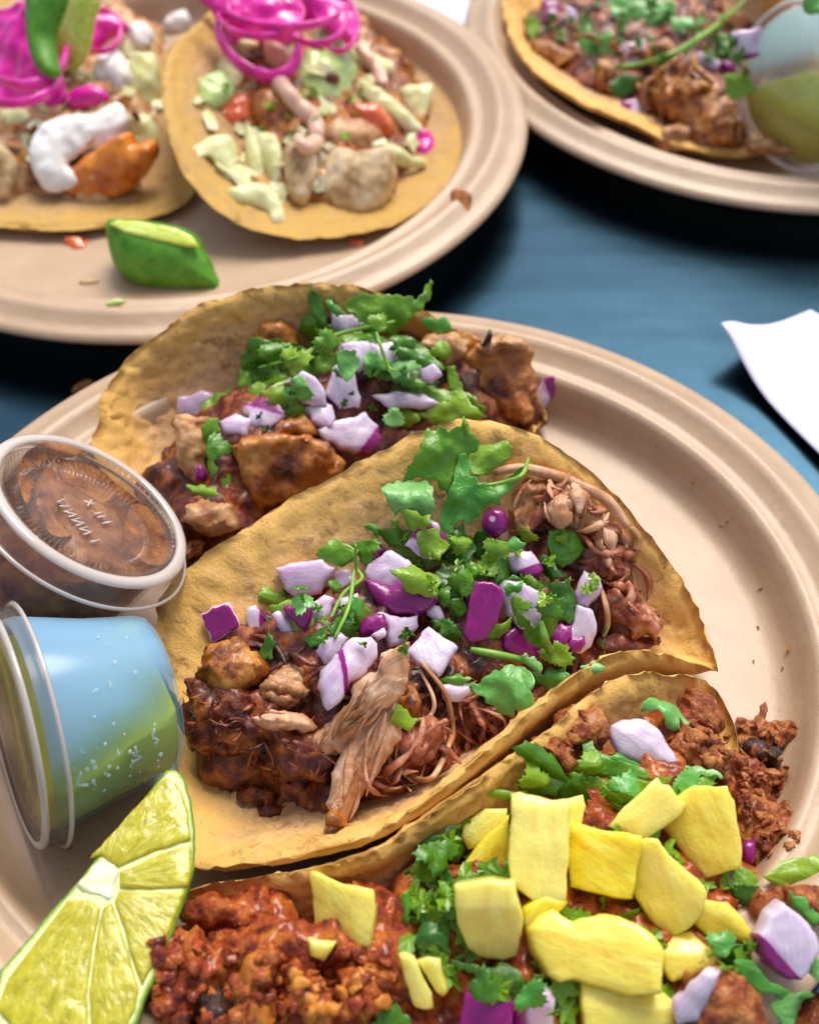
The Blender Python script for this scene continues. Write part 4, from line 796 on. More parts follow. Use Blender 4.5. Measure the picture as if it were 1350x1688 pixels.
leaf("584,978 600,986 606,1010 596,1016 586,1004 582,1028 578,1005", 'tiny forked cilantro leaflet left of the purple onion block', (588, 975), bright=True, lift=.5)
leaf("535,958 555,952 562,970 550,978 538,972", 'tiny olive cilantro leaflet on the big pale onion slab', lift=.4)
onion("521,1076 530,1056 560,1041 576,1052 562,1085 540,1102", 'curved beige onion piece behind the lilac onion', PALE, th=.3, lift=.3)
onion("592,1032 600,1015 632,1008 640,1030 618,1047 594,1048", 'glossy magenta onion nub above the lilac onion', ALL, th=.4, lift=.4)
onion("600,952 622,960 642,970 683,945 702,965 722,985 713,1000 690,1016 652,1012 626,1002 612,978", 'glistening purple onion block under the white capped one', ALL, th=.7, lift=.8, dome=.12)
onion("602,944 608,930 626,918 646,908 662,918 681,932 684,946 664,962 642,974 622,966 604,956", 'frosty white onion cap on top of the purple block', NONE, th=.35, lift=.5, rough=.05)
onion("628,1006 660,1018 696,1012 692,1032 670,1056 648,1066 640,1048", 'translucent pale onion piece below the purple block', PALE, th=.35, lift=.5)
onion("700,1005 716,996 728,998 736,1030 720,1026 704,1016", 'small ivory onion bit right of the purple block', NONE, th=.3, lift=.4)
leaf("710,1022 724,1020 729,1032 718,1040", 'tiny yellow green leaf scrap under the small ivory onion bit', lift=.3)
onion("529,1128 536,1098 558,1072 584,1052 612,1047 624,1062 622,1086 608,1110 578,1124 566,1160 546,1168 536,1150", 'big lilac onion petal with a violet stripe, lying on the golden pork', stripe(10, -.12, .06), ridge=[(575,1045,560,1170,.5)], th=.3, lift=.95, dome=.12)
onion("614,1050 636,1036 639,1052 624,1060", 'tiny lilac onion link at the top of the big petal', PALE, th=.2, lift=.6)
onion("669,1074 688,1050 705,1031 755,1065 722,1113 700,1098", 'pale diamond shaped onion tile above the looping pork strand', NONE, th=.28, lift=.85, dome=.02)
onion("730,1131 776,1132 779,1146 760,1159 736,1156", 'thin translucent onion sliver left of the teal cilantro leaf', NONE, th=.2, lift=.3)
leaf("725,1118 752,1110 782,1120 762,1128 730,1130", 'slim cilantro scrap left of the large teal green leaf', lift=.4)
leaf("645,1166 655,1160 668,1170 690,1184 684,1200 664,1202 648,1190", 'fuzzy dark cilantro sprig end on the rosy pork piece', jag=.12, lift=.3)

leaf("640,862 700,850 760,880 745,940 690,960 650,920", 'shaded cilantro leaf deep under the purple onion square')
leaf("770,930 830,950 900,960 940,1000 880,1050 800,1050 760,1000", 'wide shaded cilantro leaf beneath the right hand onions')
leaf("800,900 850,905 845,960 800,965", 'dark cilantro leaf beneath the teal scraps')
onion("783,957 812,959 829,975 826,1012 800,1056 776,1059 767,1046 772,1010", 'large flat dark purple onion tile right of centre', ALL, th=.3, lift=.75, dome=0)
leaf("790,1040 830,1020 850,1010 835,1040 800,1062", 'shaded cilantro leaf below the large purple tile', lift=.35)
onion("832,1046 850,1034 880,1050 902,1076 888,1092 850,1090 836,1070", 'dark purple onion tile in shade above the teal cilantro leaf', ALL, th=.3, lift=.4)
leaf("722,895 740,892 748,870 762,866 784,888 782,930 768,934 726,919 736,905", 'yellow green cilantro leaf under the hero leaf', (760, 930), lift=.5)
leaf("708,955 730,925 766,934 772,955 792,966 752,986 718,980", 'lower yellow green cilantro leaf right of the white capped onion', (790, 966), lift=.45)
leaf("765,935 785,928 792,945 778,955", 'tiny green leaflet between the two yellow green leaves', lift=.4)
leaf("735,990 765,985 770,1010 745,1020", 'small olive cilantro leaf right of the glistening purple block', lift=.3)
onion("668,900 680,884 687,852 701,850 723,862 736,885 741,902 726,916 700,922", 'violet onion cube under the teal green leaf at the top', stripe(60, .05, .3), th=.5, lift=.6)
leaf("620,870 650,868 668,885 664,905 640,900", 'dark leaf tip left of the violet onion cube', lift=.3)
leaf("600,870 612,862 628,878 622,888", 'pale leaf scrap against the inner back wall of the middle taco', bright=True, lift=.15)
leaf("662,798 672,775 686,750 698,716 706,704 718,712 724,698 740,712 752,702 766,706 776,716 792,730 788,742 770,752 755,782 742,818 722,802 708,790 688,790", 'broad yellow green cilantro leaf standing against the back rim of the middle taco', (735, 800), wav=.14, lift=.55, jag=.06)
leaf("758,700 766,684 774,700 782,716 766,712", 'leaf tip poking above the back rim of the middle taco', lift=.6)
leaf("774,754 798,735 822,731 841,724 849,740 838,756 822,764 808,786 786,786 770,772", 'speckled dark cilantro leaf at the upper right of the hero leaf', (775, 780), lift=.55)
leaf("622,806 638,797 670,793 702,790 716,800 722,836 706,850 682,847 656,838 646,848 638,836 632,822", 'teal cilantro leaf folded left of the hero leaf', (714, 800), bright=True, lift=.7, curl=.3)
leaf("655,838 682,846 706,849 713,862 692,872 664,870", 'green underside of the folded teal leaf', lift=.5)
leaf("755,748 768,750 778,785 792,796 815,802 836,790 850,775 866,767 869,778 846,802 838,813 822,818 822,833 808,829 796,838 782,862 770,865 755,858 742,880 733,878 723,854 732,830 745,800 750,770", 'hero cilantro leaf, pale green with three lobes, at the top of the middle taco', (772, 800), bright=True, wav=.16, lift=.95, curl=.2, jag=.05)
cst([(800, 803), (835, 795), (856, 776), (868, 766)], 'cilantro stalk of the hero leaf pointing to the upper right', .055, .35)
onion("798,850 812,838 828,839 837,856 832,876 818,889 805,880 796,866", 'round purple onion bead under the hero leaf', lambda x, y, d: 1 - .9 * np.exp(-((x + .08) ** 2 + (y - .1) ** 2) / .012), th=.45, lift=.6, dome=.15)  # pale spot in the mask is a highlight painted on the bead
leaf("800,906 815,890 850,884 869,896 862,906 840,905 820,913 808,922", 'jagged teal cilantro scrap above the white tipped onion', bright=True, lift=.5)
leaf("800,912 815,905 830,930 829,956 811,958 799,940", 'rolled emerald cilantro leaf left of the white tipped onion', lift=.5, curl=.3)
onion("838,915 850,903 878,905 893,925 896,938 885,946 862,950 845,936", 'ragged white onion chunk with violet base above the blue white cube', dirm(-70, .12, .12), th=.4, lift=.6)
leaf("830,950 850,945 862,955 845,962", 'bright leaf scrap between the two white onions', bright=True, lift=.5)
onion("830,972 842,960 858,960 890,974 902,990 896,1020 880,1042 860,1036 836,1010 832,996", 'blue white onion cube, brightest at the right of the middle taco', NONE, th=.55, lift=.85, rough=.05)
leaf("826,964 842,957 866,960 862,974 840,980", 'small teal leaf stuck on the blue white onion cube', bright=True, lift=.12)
leaf("905,876 930,869 952,880 969,902 950,925 930,937 914,925 907,900", 'smooth dark green cilantro leaf lying on the pork knot', (912, 925), lift=.4, jag=.01)
leaf("892,913 915,925 932,945 914,958 902,950", 'ribbed green leaf tip under the smooth dark leaf', lift=.4)
leaf("850,1000 880,1040 900,1000 930,990 920,1040 890,1070 860,1050", 'shaded cilantro leaf right of the blue white cube', (880, 1020), lift=.35)
leaf("560,1000 600,990 620,1030 590,1050 560,1035", 'dark cilantro leaf behind the glossy magenta nub', (590, 1000), lift=.2)
leaf("690,880 720,870 745,900 720,925 695,915", 'dark cilantro leaf between the violet cube and the yellow green leaf', (715, 880), lift=.3)
leaf("780,880 800,868 812,900 800,935 782,925", 'dark upright cilantro leaf under the round purple bead', (795, 880), lift=.35)
leaf("640,940 690,930 730,950 720,985 680,975", 'dark cilantro leaf behind the white capped onion', (690, 940), lift=.3)
leaf("908,960 935,955 952,985 960,1022 936,1030 914,1020 905,1000", 'frilly yellow green cilantro leaf between the two white onions and the lilac ones', (950, 1025), lift=.45, jag=.07)
onion("955,1000 980,1003 986,1030 976,1066 956,1082 934,1072 924,1046 944,1030", 'milky lower lilac onion lump near the front rim', NONE, th=.45, lift=.6)
onion("947,972 965,939 985,950 995,965 983,986 970,1002 951,1000", 'lilac onion lump above the milky one', PALE, th=.45, lift=.65, dome=.12)
onion("904,1038 924,1026 943,1030 945,1046 926,1066 910,1056", 'vivid purple onion facet on the milky lump', ALL, th=.12, lift=.14)
onion("929,1064 944,1050 966,1049 969,1063 955,1077 938,1077", 'second vivid purple facet, lower right of the first', ALL, th=.12, lift=.14)
cst([(880, 1036), (890, 1052), (905, 1068), (928, 1086)], 'thick dark cilantro stem curving under the vivid purple facets', .11, .45)
cst([(775, 1075), (810, 1080), (842, 1086), (866, 1084)], 'olive cilantro stem reaching the teal green leaf', .10, .45)
leaf("858,1088 868,1080 896,1096 886,1112 868,1103", 'cut green leaf stub at the top of the teal green leaf', bright=True, lift=.55)
leaf("763,1126 785,1128 800,1114 830,1100 852,1098 870,1105 881,1120 875,1136 881,1160 876,1178 862,1181 850,1170 846,1183 820,1178 812,1165 797,1160 795,1150 780,1142", 'large teal green cilantro leaf draped over the front rim of the middle taco', (848, 1100), bright=True, wav=.12, lift=.55, curl=.25, jag=.04)
leaf("868,1102 895,1113 905,1098 931,1100 939,1112 930,1125 936,1139 905,1143 880,1136", 'right lobe beside the large teal green leaf, on the front rim', (872, 1110), bright=True, lift=.5, jag=.05)
leaf("955,1100 985,1090 1001,1098 996,1109 975,1113", 'small pale cilantro leaf lying on the front rim of the middle taco', bright=True, lift=.12)
leaf("985,1110 1000,1035 1004,1032 1000,1050", 'thin leaf blade at the right of the milky onion lump', lift=.2)
leaflets([(735, 985), (765, 900), (800, 940), (905, 1010), (870, 880), (850, 1000), (880, 960), (560, 1030), (745, 1040), (915, 1085), (770, 960), (600, 900), (820, 900), (500, 990)], ['above the pale diamond shaped onion tile', "above the round purple bead's left side, on the yellow green leaf", 'left of the ragged white onion with violet base', 'on the frilly leaf left of the milky onion lump', 'right of the round purple onion bead', 'between the blue white cube and dark purple tile', 'right of the ragged white onion with violet base', 'on the curved beige onion behind the lilac petal', 'left of the large flat purple tile', 'above the second vivid purple facet, on the front rim side', 'left of the blue white onion cube', 'against the back wall above the white capped onion', 'between the round bead and the teal scrap', 'near the dark purple wedge under the pale slab'], 'cilantro leaflets strewn over the tacos', 82)
bits("600,880 900,850 980,950 960,1060 800,1080 700,1040", 22, 5, 'leaf', 'finely chopped cilantro scattered through the middle taco', (.08, .2))
bits("440,960 600,1000 700,1060 640,1080 520,1060 430,1030", 12, 15, 'leaf', 'cilantro flakes at the left of the middle taco', (.08, .18))

# ---- front taco (red chile pork, pineapple)
bed("300,1510 430,1470 620,1440 760,1350 900,1260 1000,1195 1120,1170 1200,1260 1220,1400 1280,1520 1310,1680 1180,1760 800,1790 400,1760 260,1700 250,1610", .8, 1.8, 'adobada', 'crumbly red chile pork filling the front taco', rough=.4, rf=1.4)
GA = 'red chile pork pieces'
ad = lambda p, l, m='adobada', **k: meat(p, l, m, name='red_pork_piece', cat='red pork piece', grp=GA, rough=k.pop('rough', .17), rf=k.pop('rf', 2.6), **k)
ad("305,1502 350,1476 430,1468 465,1500 440,1532 380,1538 330,1530", 'shaded red pork piece under the pale back rim of the front taco')
ad("560,1470 640,1450 700,1480 680,1580 620,1600 560,1560", 'shaded red pork piece right of the lone pineapple square', th=.5)
ad("252,1560 270,1535 287,1524 330,1542 380,1560 408,1592 388,1622 350,1630 326,1650 318,1684 268,1694 238,1650 240,1604", 'crumbly dark red pork lump against the big lime wedge', rough=.22, th=.9, lift=.5)
ad("330,1640 372,1624 392,1660 380,1700 330,1700", 'blackened pork bit at the bottom edge below the crumbly lump', 'char', th=.5)
ad("428,1580 446,1566 462,1580 448,1622 456,1660 462,1700 384,1700 384,1650 396,1618", 'smooth orange pork strip running down to the bottom edge', 'adobada_orange', th=.6, rough=.08, lift=.5)
ad("468,1592 500,1582 534,1600 560,1640 526,1682 466,1664", 'red pork piece right of the smooth orange strip', lift=.45)
ad("503,1640 536,1634 560,1654 548,1690 508,1688", 'round orange pork crumb at the bottom edge', 'adobada_orange', th=.4, lift=.4)
ad("560,1604 600,1590 634,1606 624,1654 582,1682 560,1652", 'red pork crumb cluster below the lone pineapple square', lift=.4)
crumbs("250,1540 420,1570 640,1560 660,1688 260,1688", 130, 21, 'adobada', 'red pork crumbs at the lower left of the front taco', (.07, .24))
crumbs("450,1600 640,1600 660,1688 470,1688", 22, 22, 'adobada_orange', 'orange pork crumbs at the bottom of the front taco', (.07, .2))
ad("928,1192 972,1174 1010,1180 1012,1220 980,1250 942,1242 922,1216", 'grainy red pork piece behind the upright cilantro leaf', 'adobada_brown')
ad("896,1222 925,1208 952,1238 930,1264 902,1252", 'small grainy pork piece under the front taco back rim', 'adobada_brown')
ad("1120,1152 1150,1140 1172,1142 1184,1166 1200,1202 1182,1232 1142,1218 1122,1184", 'bright red pork knob at the right tip of the front tortilla', 'adobada_brown', rough=.14, th=1.0)
ad("1102,1212 1130,1198 1162,1194 1184,1222 1212,1250 1202,1292 1152,1282 1112,1252", 'red pork piece right of the blue white onion petal', 'adobada_brown', th=.9)
ad("1192,1206 1214,1190 1242,1180 1256,1168 1262,1158 1270,1180 1290,1184 1314,1192 1316,1212 1300,1236 1296,1252 1268,1262 1232,1250 1202,1232", 'ragged red pork lobe spreading onto the bare plate at upper right', 'adobada_brown', rough=.16, th=.8)
ad("1240,1228 1262,1220 1286,1226 1298,1250 1276,1266 1246,1252", 'charred dark patch of pork on the ragged lobe', 'char', th=.35, rough=.1, lift=.25)
ad("1204,1248 1240,1244 1268,1258 1296,1272 1292,1290 1276,1300 1290,1330 1252,1342 1214,1312", 'knobbly pork neck joining the two right hand lobes', 'adobada_brown', rough=.16, th=.9)
ad("1212,1292 1250,1300 1282,1312 1314,1350 1330,1390 1312,1420 1286,1428 1262,1434 1226,1412 1206,1350", 'lower right red pork lobe lying on the plate', 'adobada_brown', rough=.15, th=1.0)
crumbs("1120,1160 1200,1200 1310,1190 1290,1300 1320,1400 1240,1420 1200,1300 1110,1240", 120, 24, 'adobada_brown', 'grainy pork crumbs on the right hand lobes', (.06, .15), lift=-.1)
ad("1240,1482 1268,1460 1300,1478 1286,1512 1254,1532", 'red pork bit between pineapple and the right edge', 'adobada_brown')
ad("1300,1460 1350,1456 1370,1510 1322,1522", 'tan pork bit at the right edge above the purple streaked onion', 'adobada_brown')
ad("1138,1652 1156,1612 1196,1594 1242,1620 1274,1662 1284,1720 1128,1720", 'large round brown pork piece at the bottom right', 'adobada_brown', th=1.0, dome=.4, rough=.10, lift=.6)
ad("1322,1660 1360,1640 1390,1720 1304,1720", 'pale brown pork bit in the bottom right corner', 'adobada_brown', lift=.5)

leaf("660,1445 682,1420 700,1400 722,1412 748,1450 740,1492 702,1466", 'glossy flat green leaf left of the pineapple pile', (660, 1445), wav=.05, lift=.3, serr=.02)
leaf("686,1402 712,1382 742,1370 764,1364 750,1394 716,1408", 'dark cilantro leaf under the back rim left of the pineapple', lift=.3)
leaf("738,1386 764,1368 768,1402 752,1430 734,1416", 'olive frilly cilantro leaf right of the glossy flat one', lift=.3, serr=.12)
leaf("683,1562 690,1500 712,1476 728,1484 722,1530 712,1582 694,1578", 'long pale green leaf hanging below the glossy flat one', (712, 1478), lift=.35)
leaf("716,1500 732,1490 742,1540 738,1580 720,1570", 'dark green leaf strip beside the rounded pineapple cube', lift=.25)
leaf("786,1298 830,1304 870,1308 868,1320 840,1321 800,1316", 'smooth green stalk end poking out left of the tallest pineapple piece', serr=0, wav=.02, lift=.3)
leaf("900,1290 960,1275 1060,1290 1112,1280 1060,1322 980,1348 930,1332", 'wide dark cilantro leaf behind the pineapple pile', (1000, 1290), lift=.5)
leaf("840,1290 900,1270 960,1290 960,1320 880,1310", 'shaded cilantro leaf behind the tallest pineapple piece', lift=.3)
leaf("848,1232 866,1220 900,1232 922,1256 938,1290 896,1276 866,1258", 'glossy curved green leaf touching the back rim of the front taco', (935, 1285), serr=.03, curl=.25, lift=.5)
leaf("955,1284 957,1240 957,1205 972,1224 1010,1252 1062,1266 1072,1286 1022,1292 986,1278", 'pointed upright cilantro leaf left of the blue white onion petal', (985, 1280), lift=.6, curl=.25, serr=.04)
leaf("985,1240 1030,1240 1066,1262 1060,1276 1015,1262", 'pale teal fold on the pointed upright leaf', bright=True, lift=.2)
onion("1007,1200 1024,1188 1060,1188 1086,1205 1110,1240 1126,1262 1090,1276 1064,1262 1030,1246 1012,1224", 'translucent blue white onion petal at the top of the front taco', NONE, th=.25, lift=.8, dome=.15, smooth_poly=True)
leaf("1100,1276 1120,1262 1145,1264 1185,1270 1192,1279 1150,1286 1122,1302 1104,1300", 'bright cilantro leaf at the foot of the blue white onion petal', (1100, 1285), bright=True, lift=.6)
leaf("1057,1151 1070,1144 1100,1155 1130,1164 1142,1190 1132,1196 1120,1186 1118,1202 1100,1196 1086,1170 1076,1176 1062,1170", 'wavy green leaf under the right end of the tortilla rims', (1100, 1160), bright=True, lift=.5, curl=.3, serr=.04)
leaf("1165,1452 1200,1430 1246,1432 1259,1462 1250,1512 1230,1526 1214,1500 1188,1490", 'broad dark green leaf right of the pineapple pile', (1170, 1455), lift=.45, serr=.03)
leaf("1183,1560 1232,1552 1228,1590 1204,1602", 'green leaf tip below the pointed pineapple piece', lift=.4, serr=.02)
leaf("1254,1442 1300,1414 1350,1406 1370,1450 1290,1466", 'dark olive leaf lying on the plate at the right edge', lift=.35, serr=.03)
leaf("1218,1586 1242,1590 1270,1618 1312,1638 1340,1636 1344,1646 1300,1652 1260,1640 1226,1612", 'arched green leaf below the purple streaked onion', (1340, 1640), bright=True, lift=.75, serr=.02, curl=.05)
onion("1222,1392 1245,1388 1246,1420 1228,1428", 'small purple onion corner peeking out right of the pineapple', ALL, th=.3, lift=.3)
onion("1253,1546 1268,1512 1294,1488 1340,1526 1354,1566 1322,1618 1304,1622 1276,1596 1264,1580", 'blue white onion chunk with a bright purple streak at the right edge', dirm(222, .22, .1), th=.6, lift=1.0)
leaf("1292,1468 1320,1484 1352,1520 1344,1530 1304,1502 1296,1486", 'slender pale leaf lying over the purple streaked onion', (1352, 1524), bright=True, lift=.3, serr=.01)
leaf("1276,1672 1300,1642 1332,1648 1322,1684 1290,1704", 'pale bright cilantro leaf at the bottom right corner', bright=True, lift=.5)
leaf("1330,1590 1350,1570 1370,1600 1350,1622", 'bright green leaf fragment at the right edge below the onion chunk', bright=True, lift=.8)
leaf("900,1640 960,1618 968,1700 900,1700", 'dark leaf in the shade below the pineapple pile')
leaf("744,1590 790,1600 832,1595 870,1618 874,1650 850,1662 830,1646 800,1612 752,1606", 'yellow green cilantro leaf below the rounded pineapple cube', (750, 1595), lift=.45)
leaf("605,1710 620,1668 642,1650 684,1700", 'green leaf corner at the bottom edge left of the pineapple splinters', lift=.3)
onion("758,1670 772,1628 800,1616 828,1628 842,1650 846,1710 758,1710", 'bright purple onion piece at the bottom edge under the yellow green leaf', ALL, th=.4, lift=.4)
onion("842,1660 880,1630 906,1640 916,1710 844,1710", 'dusky purple onion piece at the bottom edge right of the bright one', dirm(180, .1, .5), th=.4, lift=.3)
onion("1108,1650 1130,1624 1160,1604 1182,1610 1152,1684 1112,1690", 'milky blue onion piece between pineapple and the round pork piece', NONE, th=.4, lift=.4)
bits("660,1400 850,1320 960,1290 1120,1290 1240,1440 1250,1560 1150,1660 900,1680 680,1600", 120, 27, 'leaf', 'chopped cilantro under and around the pineapple pile', (.12, .36))

leaflets([(700, 1440), (735, 1500), (720, 1400), (880, 1290), (940, 1300), (1030, 1300), (1150, 1290), (1230, 1470), (1200, 1560), (800, 1640), (980, 1260), (700, 1540), (1130, 1290), (870, 1640)], ['left of the glossy flat green leaf by the pineapple', 'between the glossy flat leaf and rounded pineapple cube', 'on the glossy flat green leaf by the pineapple', 'behind the tallest pineapple piece', 'behind the square flat pineapple piece', 'behind the white topped pineapple cube', 'right of the blue white onion petal foot', 'at the right edge of the pineapple pile', 'below the pointed pineapple piece', 'over the yellow green leaf under the rounded cube', 'on the wide dark leaf behind the pineapple', 'below the glossy flat leaf, over the splinters', 'between the blue white petal and the large pale slab', 'over the bright purple onion at the bottom edge'], 'cilantro leaflets strewn over the tacos', 83, (26, 44))
pine("764,1362 800,1336 836,1334 838,1370 800,1392 772,1402 760,1382", 'shaded olive yellow pineapple piece at the back left of the pile', th=.7)
pine("745,1456 770,1420 800,1382 838,1344 842,1400 838,1446 800,1452", 'slanting wedge of pineapple leaning on the tallest piece', th=.6, lift=.5)
pine("1098,1334 1120,1318 1150,1298 1200,1297 1212,1320 1216,1352 1224,1400 1224,1430 1200,1442 1166,1456 1130,1412 1100,1372", 'large pale pineapple slab at the right of the pile', ridge=[(1190,1290,1212,1440,0.50)], th=1.1, lift=.9)
pine("864,1498 900,1480 936,1490 905,1530 880,1552 864,1530", 'low pineapple piece filling the gap in the middle of the pile', th=.6)
pine("1094,1556 1112,1540 1142,1538 1186,1576 1180,1592 1150,1606 1110,1622 1094,1600", 'amber pineapple piece under the right side of the pile', ridge=[(1190,1575,1090,1575,.6)], th=.7, lift=.5)
pine("1138,1500 1165,1486 1200,1488 1220,1510 1248,1546 1240,1556 1210,1552 1178,1554 1158,1532", 'pointed pineapple piece sticking out to the right', ridge=[(1190,1480,1240,1560,0.40)], th=.5, lift=.8)
pine("925,1322 942,1316 960,1311 966,1330 958,1372 934,1366", 'thin pineapple corner showing behind the tallest piece', th=.5, lift=.8)
pine("842,1309 856,1306 870,1312 910,1318 938,1318 940,1360 937,1440 932,1488 904,1490 880,1486 856,1470 840,1460 838,1400 842,1350", 'tallest golden pineapple piece at the centre of the pile', ridge=[(930,1330,838,1328,0.40)], th=1.2, lift=1.2)
pine("942,1362 970,1366 1000,1372 1057,1378 1056,1410 1052,1442 1045,1484 990,1478 946,1468 940,1420", 'square flat pineapple piece right of the tallest one', ridge=[(1044,1370,1034,1490,0.50)], th=.9, lift=1.1)
pine("1002,1363 1030,1332 1060,1306 1084,1284 1094,1296 1104,1298 1118,1318 1135,1332 1126,1350 1094,1370 1060,1389 1034,1376", 'white topped pineapple cube highest at the back of the pile', ridge=[(1050,1392,1062,1300,0.45)], th=.9, lift=1.2)
pine("1050,1392 1068,1384 1086,1386 1104,1410 1130,1436 1152,1450 1166,1472 1162,1500 1158,1516 1134,1536 1110,1552 1084,1532 1066,1508 1048,1480", 'oblong pineapple piece slanting down at the right of the pile', ridge=[(1085,1380,1160,1500,0.45)], th=1.0, lift=1.2)
pine("888,1532 908,1510 930,1500 944,1512 960,1520 1000,1508 1030,1510 1060,1526 1080,1540 1098,1570 1096,1604 1094,1642 1050,1642 1006,1630 960,1616 940,1622 922,1610 900,1574", 'biggest pineapple chunk across the front of the pile', ridge=[(1100,1560,890,1528,0.45),(1072,1540,1085,1650,0.40)], th=1.1, lift=1.3, n=(0, .1))
pine("964,1626 990,1624 1020,1632 1058,1632 1090,1636 1112,1652 1112,1710 968,1710 960,1664", 'pineapple chunk cut off by the bottom edge', ridge=[(1110,1668,960,1664,0.45)], th=.9, lift=.8)
pine("748,1462 778,1456 810,1453 846,1456 852,1484 861,1512 858,1550 850,1592 826,1600 800,1598 782,1590 770,1580 756,1540 750,1512", 'rounded pineapple cube at the left of the pile', ridge=[(735,1500,865,1496,0.45)], th=1.0, lift=1.0)
pine("495,1452 502,1448 512,1449 560,1463 588,1462 612,1468 618,1500 614,1536 610,1566 590,1562 560,1551 530,1553 505,1546 500,1500", 'lone square of pineapple lying left of the pile on red pork', ridge=[(592,1450,590,1570,.7)], th=.45, lift=.55)
pine("508,1549 530,1554 556,1554 546,1572 535,1588 522,1584 512,1579", 'small pineapple chip under the lone square', th=.3, lift=.35)
pine("657,1577 668,1574 682,1580 696,1610 712,1640 716,1666 698,1668 684,1662 672,1632 664,1608", 'long pineapple splinter at lower left of the pile', th=.35, lift=.4)
pine("687,1586 706,1580 726,1582 732,1610 740,1636 730,1646 720,1640 706,1618", 'short pineapple splinter beside the long one', th=.3, lift=.45)
leaf("655,1466 672,1462 684,1500 676,1530 664,1500", 'thin olive leaf left of the pineapple pile in shade', lift=.2)

# ---- back left plate, right taco (fish)
bed("300,150 310,110 370,40 480,0 600,20 670,90 700,170 690,230 640,310 560,335 470,330 400,310 340,250", 1.2, 1.4, 'pork_crust', 'shade-darkened filling heaped on the right tortilla of the back left plate', rough=.3, rf=1.2, res=.16)  # dark bed material paints in the shade between the pieces above
BK = dict(res=.13, rr=.1)
bits("310,140 420,90 600,60 690,140 680,250 600,240 480,330 400,320 330,260", 60, 45, 'cabbage', 'chopped cabbage strewn over the fish taco', (.25, .6), 'cabbage_bits', 'chopped cabbage', .2)
bits("340,100 430,130 600,180 640,230 560,250 430,230", 26, 46, 'tomato', 'tomato and chilli bits over the fish taco', (.12, .3), 'tomato_bits', 'chopped tomato', .2)
bits("330,120 430,130 600,200 540,300 430,230", 22, 47, 'pork_crust', 'dark browned bits over the fish taco', (.15, .4), 'browned_bits', 'browned bits', .2)
cab = lambda p, l, **k: slab('cabbage_shred', p, M['cabbage'], th=.2, dome=.1, wav=.15, lift=.3, label=l, cat='cabbage shred', group='shredded cabbage', res=.13, rr=.08, smooth_poly=True, **k)
blob = lambda nm, cat, g, m, p, l, th=.5, dome=.3, lift=.3, rough=.08, **k: slab(nm, p, M[m], th=th, dome=dome, lift=lift, rough=rough, label=l, cat=cat, group=g, res=.13, rr=.18, smooth_poly=True, **k)
blob('fish_piece', 'fish piece', 'pieces of grilled fish', 'fish', "465,242 490,232 518,236 524,270 514,306 498,326 478,320 468,280", 'narrow pale fish piece at the front of the fish taco', th=.7)
blob('fish_piece', 'fish piece', 'pieces of grilled fish', 'fish', "520,292 534,262 556,238 590,246 636,238 644,262 636,300 612,338 572,347 532,328", 'largest round fish piece at the front of the fish taco', th=.9)
blob('fish_piece', 'fish piece', 'pieces of grilled fish', 'chicken_pale', "540,204 570,192 606,196 636,222 616,258 570,256 545,236", 'browned fish piece under the orange tomato', th=.6)
blob('fish_piece', 'fish piece', 'pieces of grilled fish', 'chicken', "430,140 480,150 500,190 470,225 425,215 412,170", 'dark seared fish piece left of the pink sauce trail', th=.5)
cab("306,243 322,236 350,221 380,223 392,246 388,286 376,300 356,272 342,258 318,264", 'curved cabbage shred against the left wall of the fish taco')
cab("404,212 420,216 432,262 436,292 422,302 408,268", 'upright cabbage rib in the middle left of the fish taco')
cab("375,312 400,306 430,300 450,312 462,332 470,366 450,370 440,346 410,334 382,330", 'forked cabbage shred lowest in the fish taco')
cab("424,222 452,222 464,262 458,302 436,290", 'dull cabbage shred beside the upright rib')
cab("658,146 690,138 712,136 712,156 700,192 688,200 668,172", 'yellow cabbage leaf bit at the right of the fish taco')
cab("600,84 626,92 650,104 640,122 616,112", 'white cabbage sliver at the upper right of the fish taco')
cab("590,130 620,140 660,172 698,208 684,218 640,190 604,160", 'long white cabbage sliver slanting to the right of the fish taco')
cab("634,242 656,240 680,256 702,262 702,275 672,276 644,266", 'white onion like sliver lowest at the right of the fish taco')
cab("360,100 385,95 400,130 380,150 362,130", 'pale cabbage bit under the magenta ring')
TG = 'diced tomato pieces'
blob('tomato_piece', 'tomato piece', TG, 'tomato', "360,172 382,156 404,152 424,172 416,208 384,214 364,200", 'dull orange tomato piece at the left of the fish taco')
blob('tomato_piece', 'tomato piece', TG, 'tomato', "576,174 600,166 624,168 650,200 646,222 612,222 584,206", 'bright orange tomato piece at the right of the fish taco', lift=.5)
blob('avocado_piece', 'avocado piece', 'bits of green avocado', 'guac', "326,134 344,118 366,116 390,132 384,156 350,172 332,160", 'green avocado slice at the left of the fish taco', dome=.15)
blob('avocado_sauce', 'avocado sauce', None, 'guac', "516,60 530,38 548,34 560,60 578,84 592,112 588,146 572,172 542,183 516,164 496,126 502,96", 'pale green avocado sauce dollop with two dark beans', th=.5, lift=.6)
for p, l in (("512,66 528,62 536,76 524,84 512,80", 'dark bean at the upper left of the avocado sauce'), ("532,120 548,114 562,124 556,138 538,138", 'dark bean in the middle of the avocado sauce')):
    blob('black_bean', 'black bean', 'dark beans in the avocado sauce', 'pork_dark', p, l, th=.15, dome=.08, lift=.1, rough=0)
strand([(458, 128), (470, 155), (492, 180), (512, 202), (524, 224), (518, 242), (502, 246), (492, 236)], 'thick pink sauce trail curling down the fish taco', 'chipotle', .34, lift=.3, name='sauce_trail', cat='sauce trail', group='pink sauce trails')
strand([(588, 84), (604, 98), (622, 122), (634, 150)], 'short pink sauce trail at the upper right of the fish taco', 'chipotle', .26, lift=.3, name='sauce_trail', cat='sauce trail', group='pink sauce trails')
PG = 'pickled red onion'
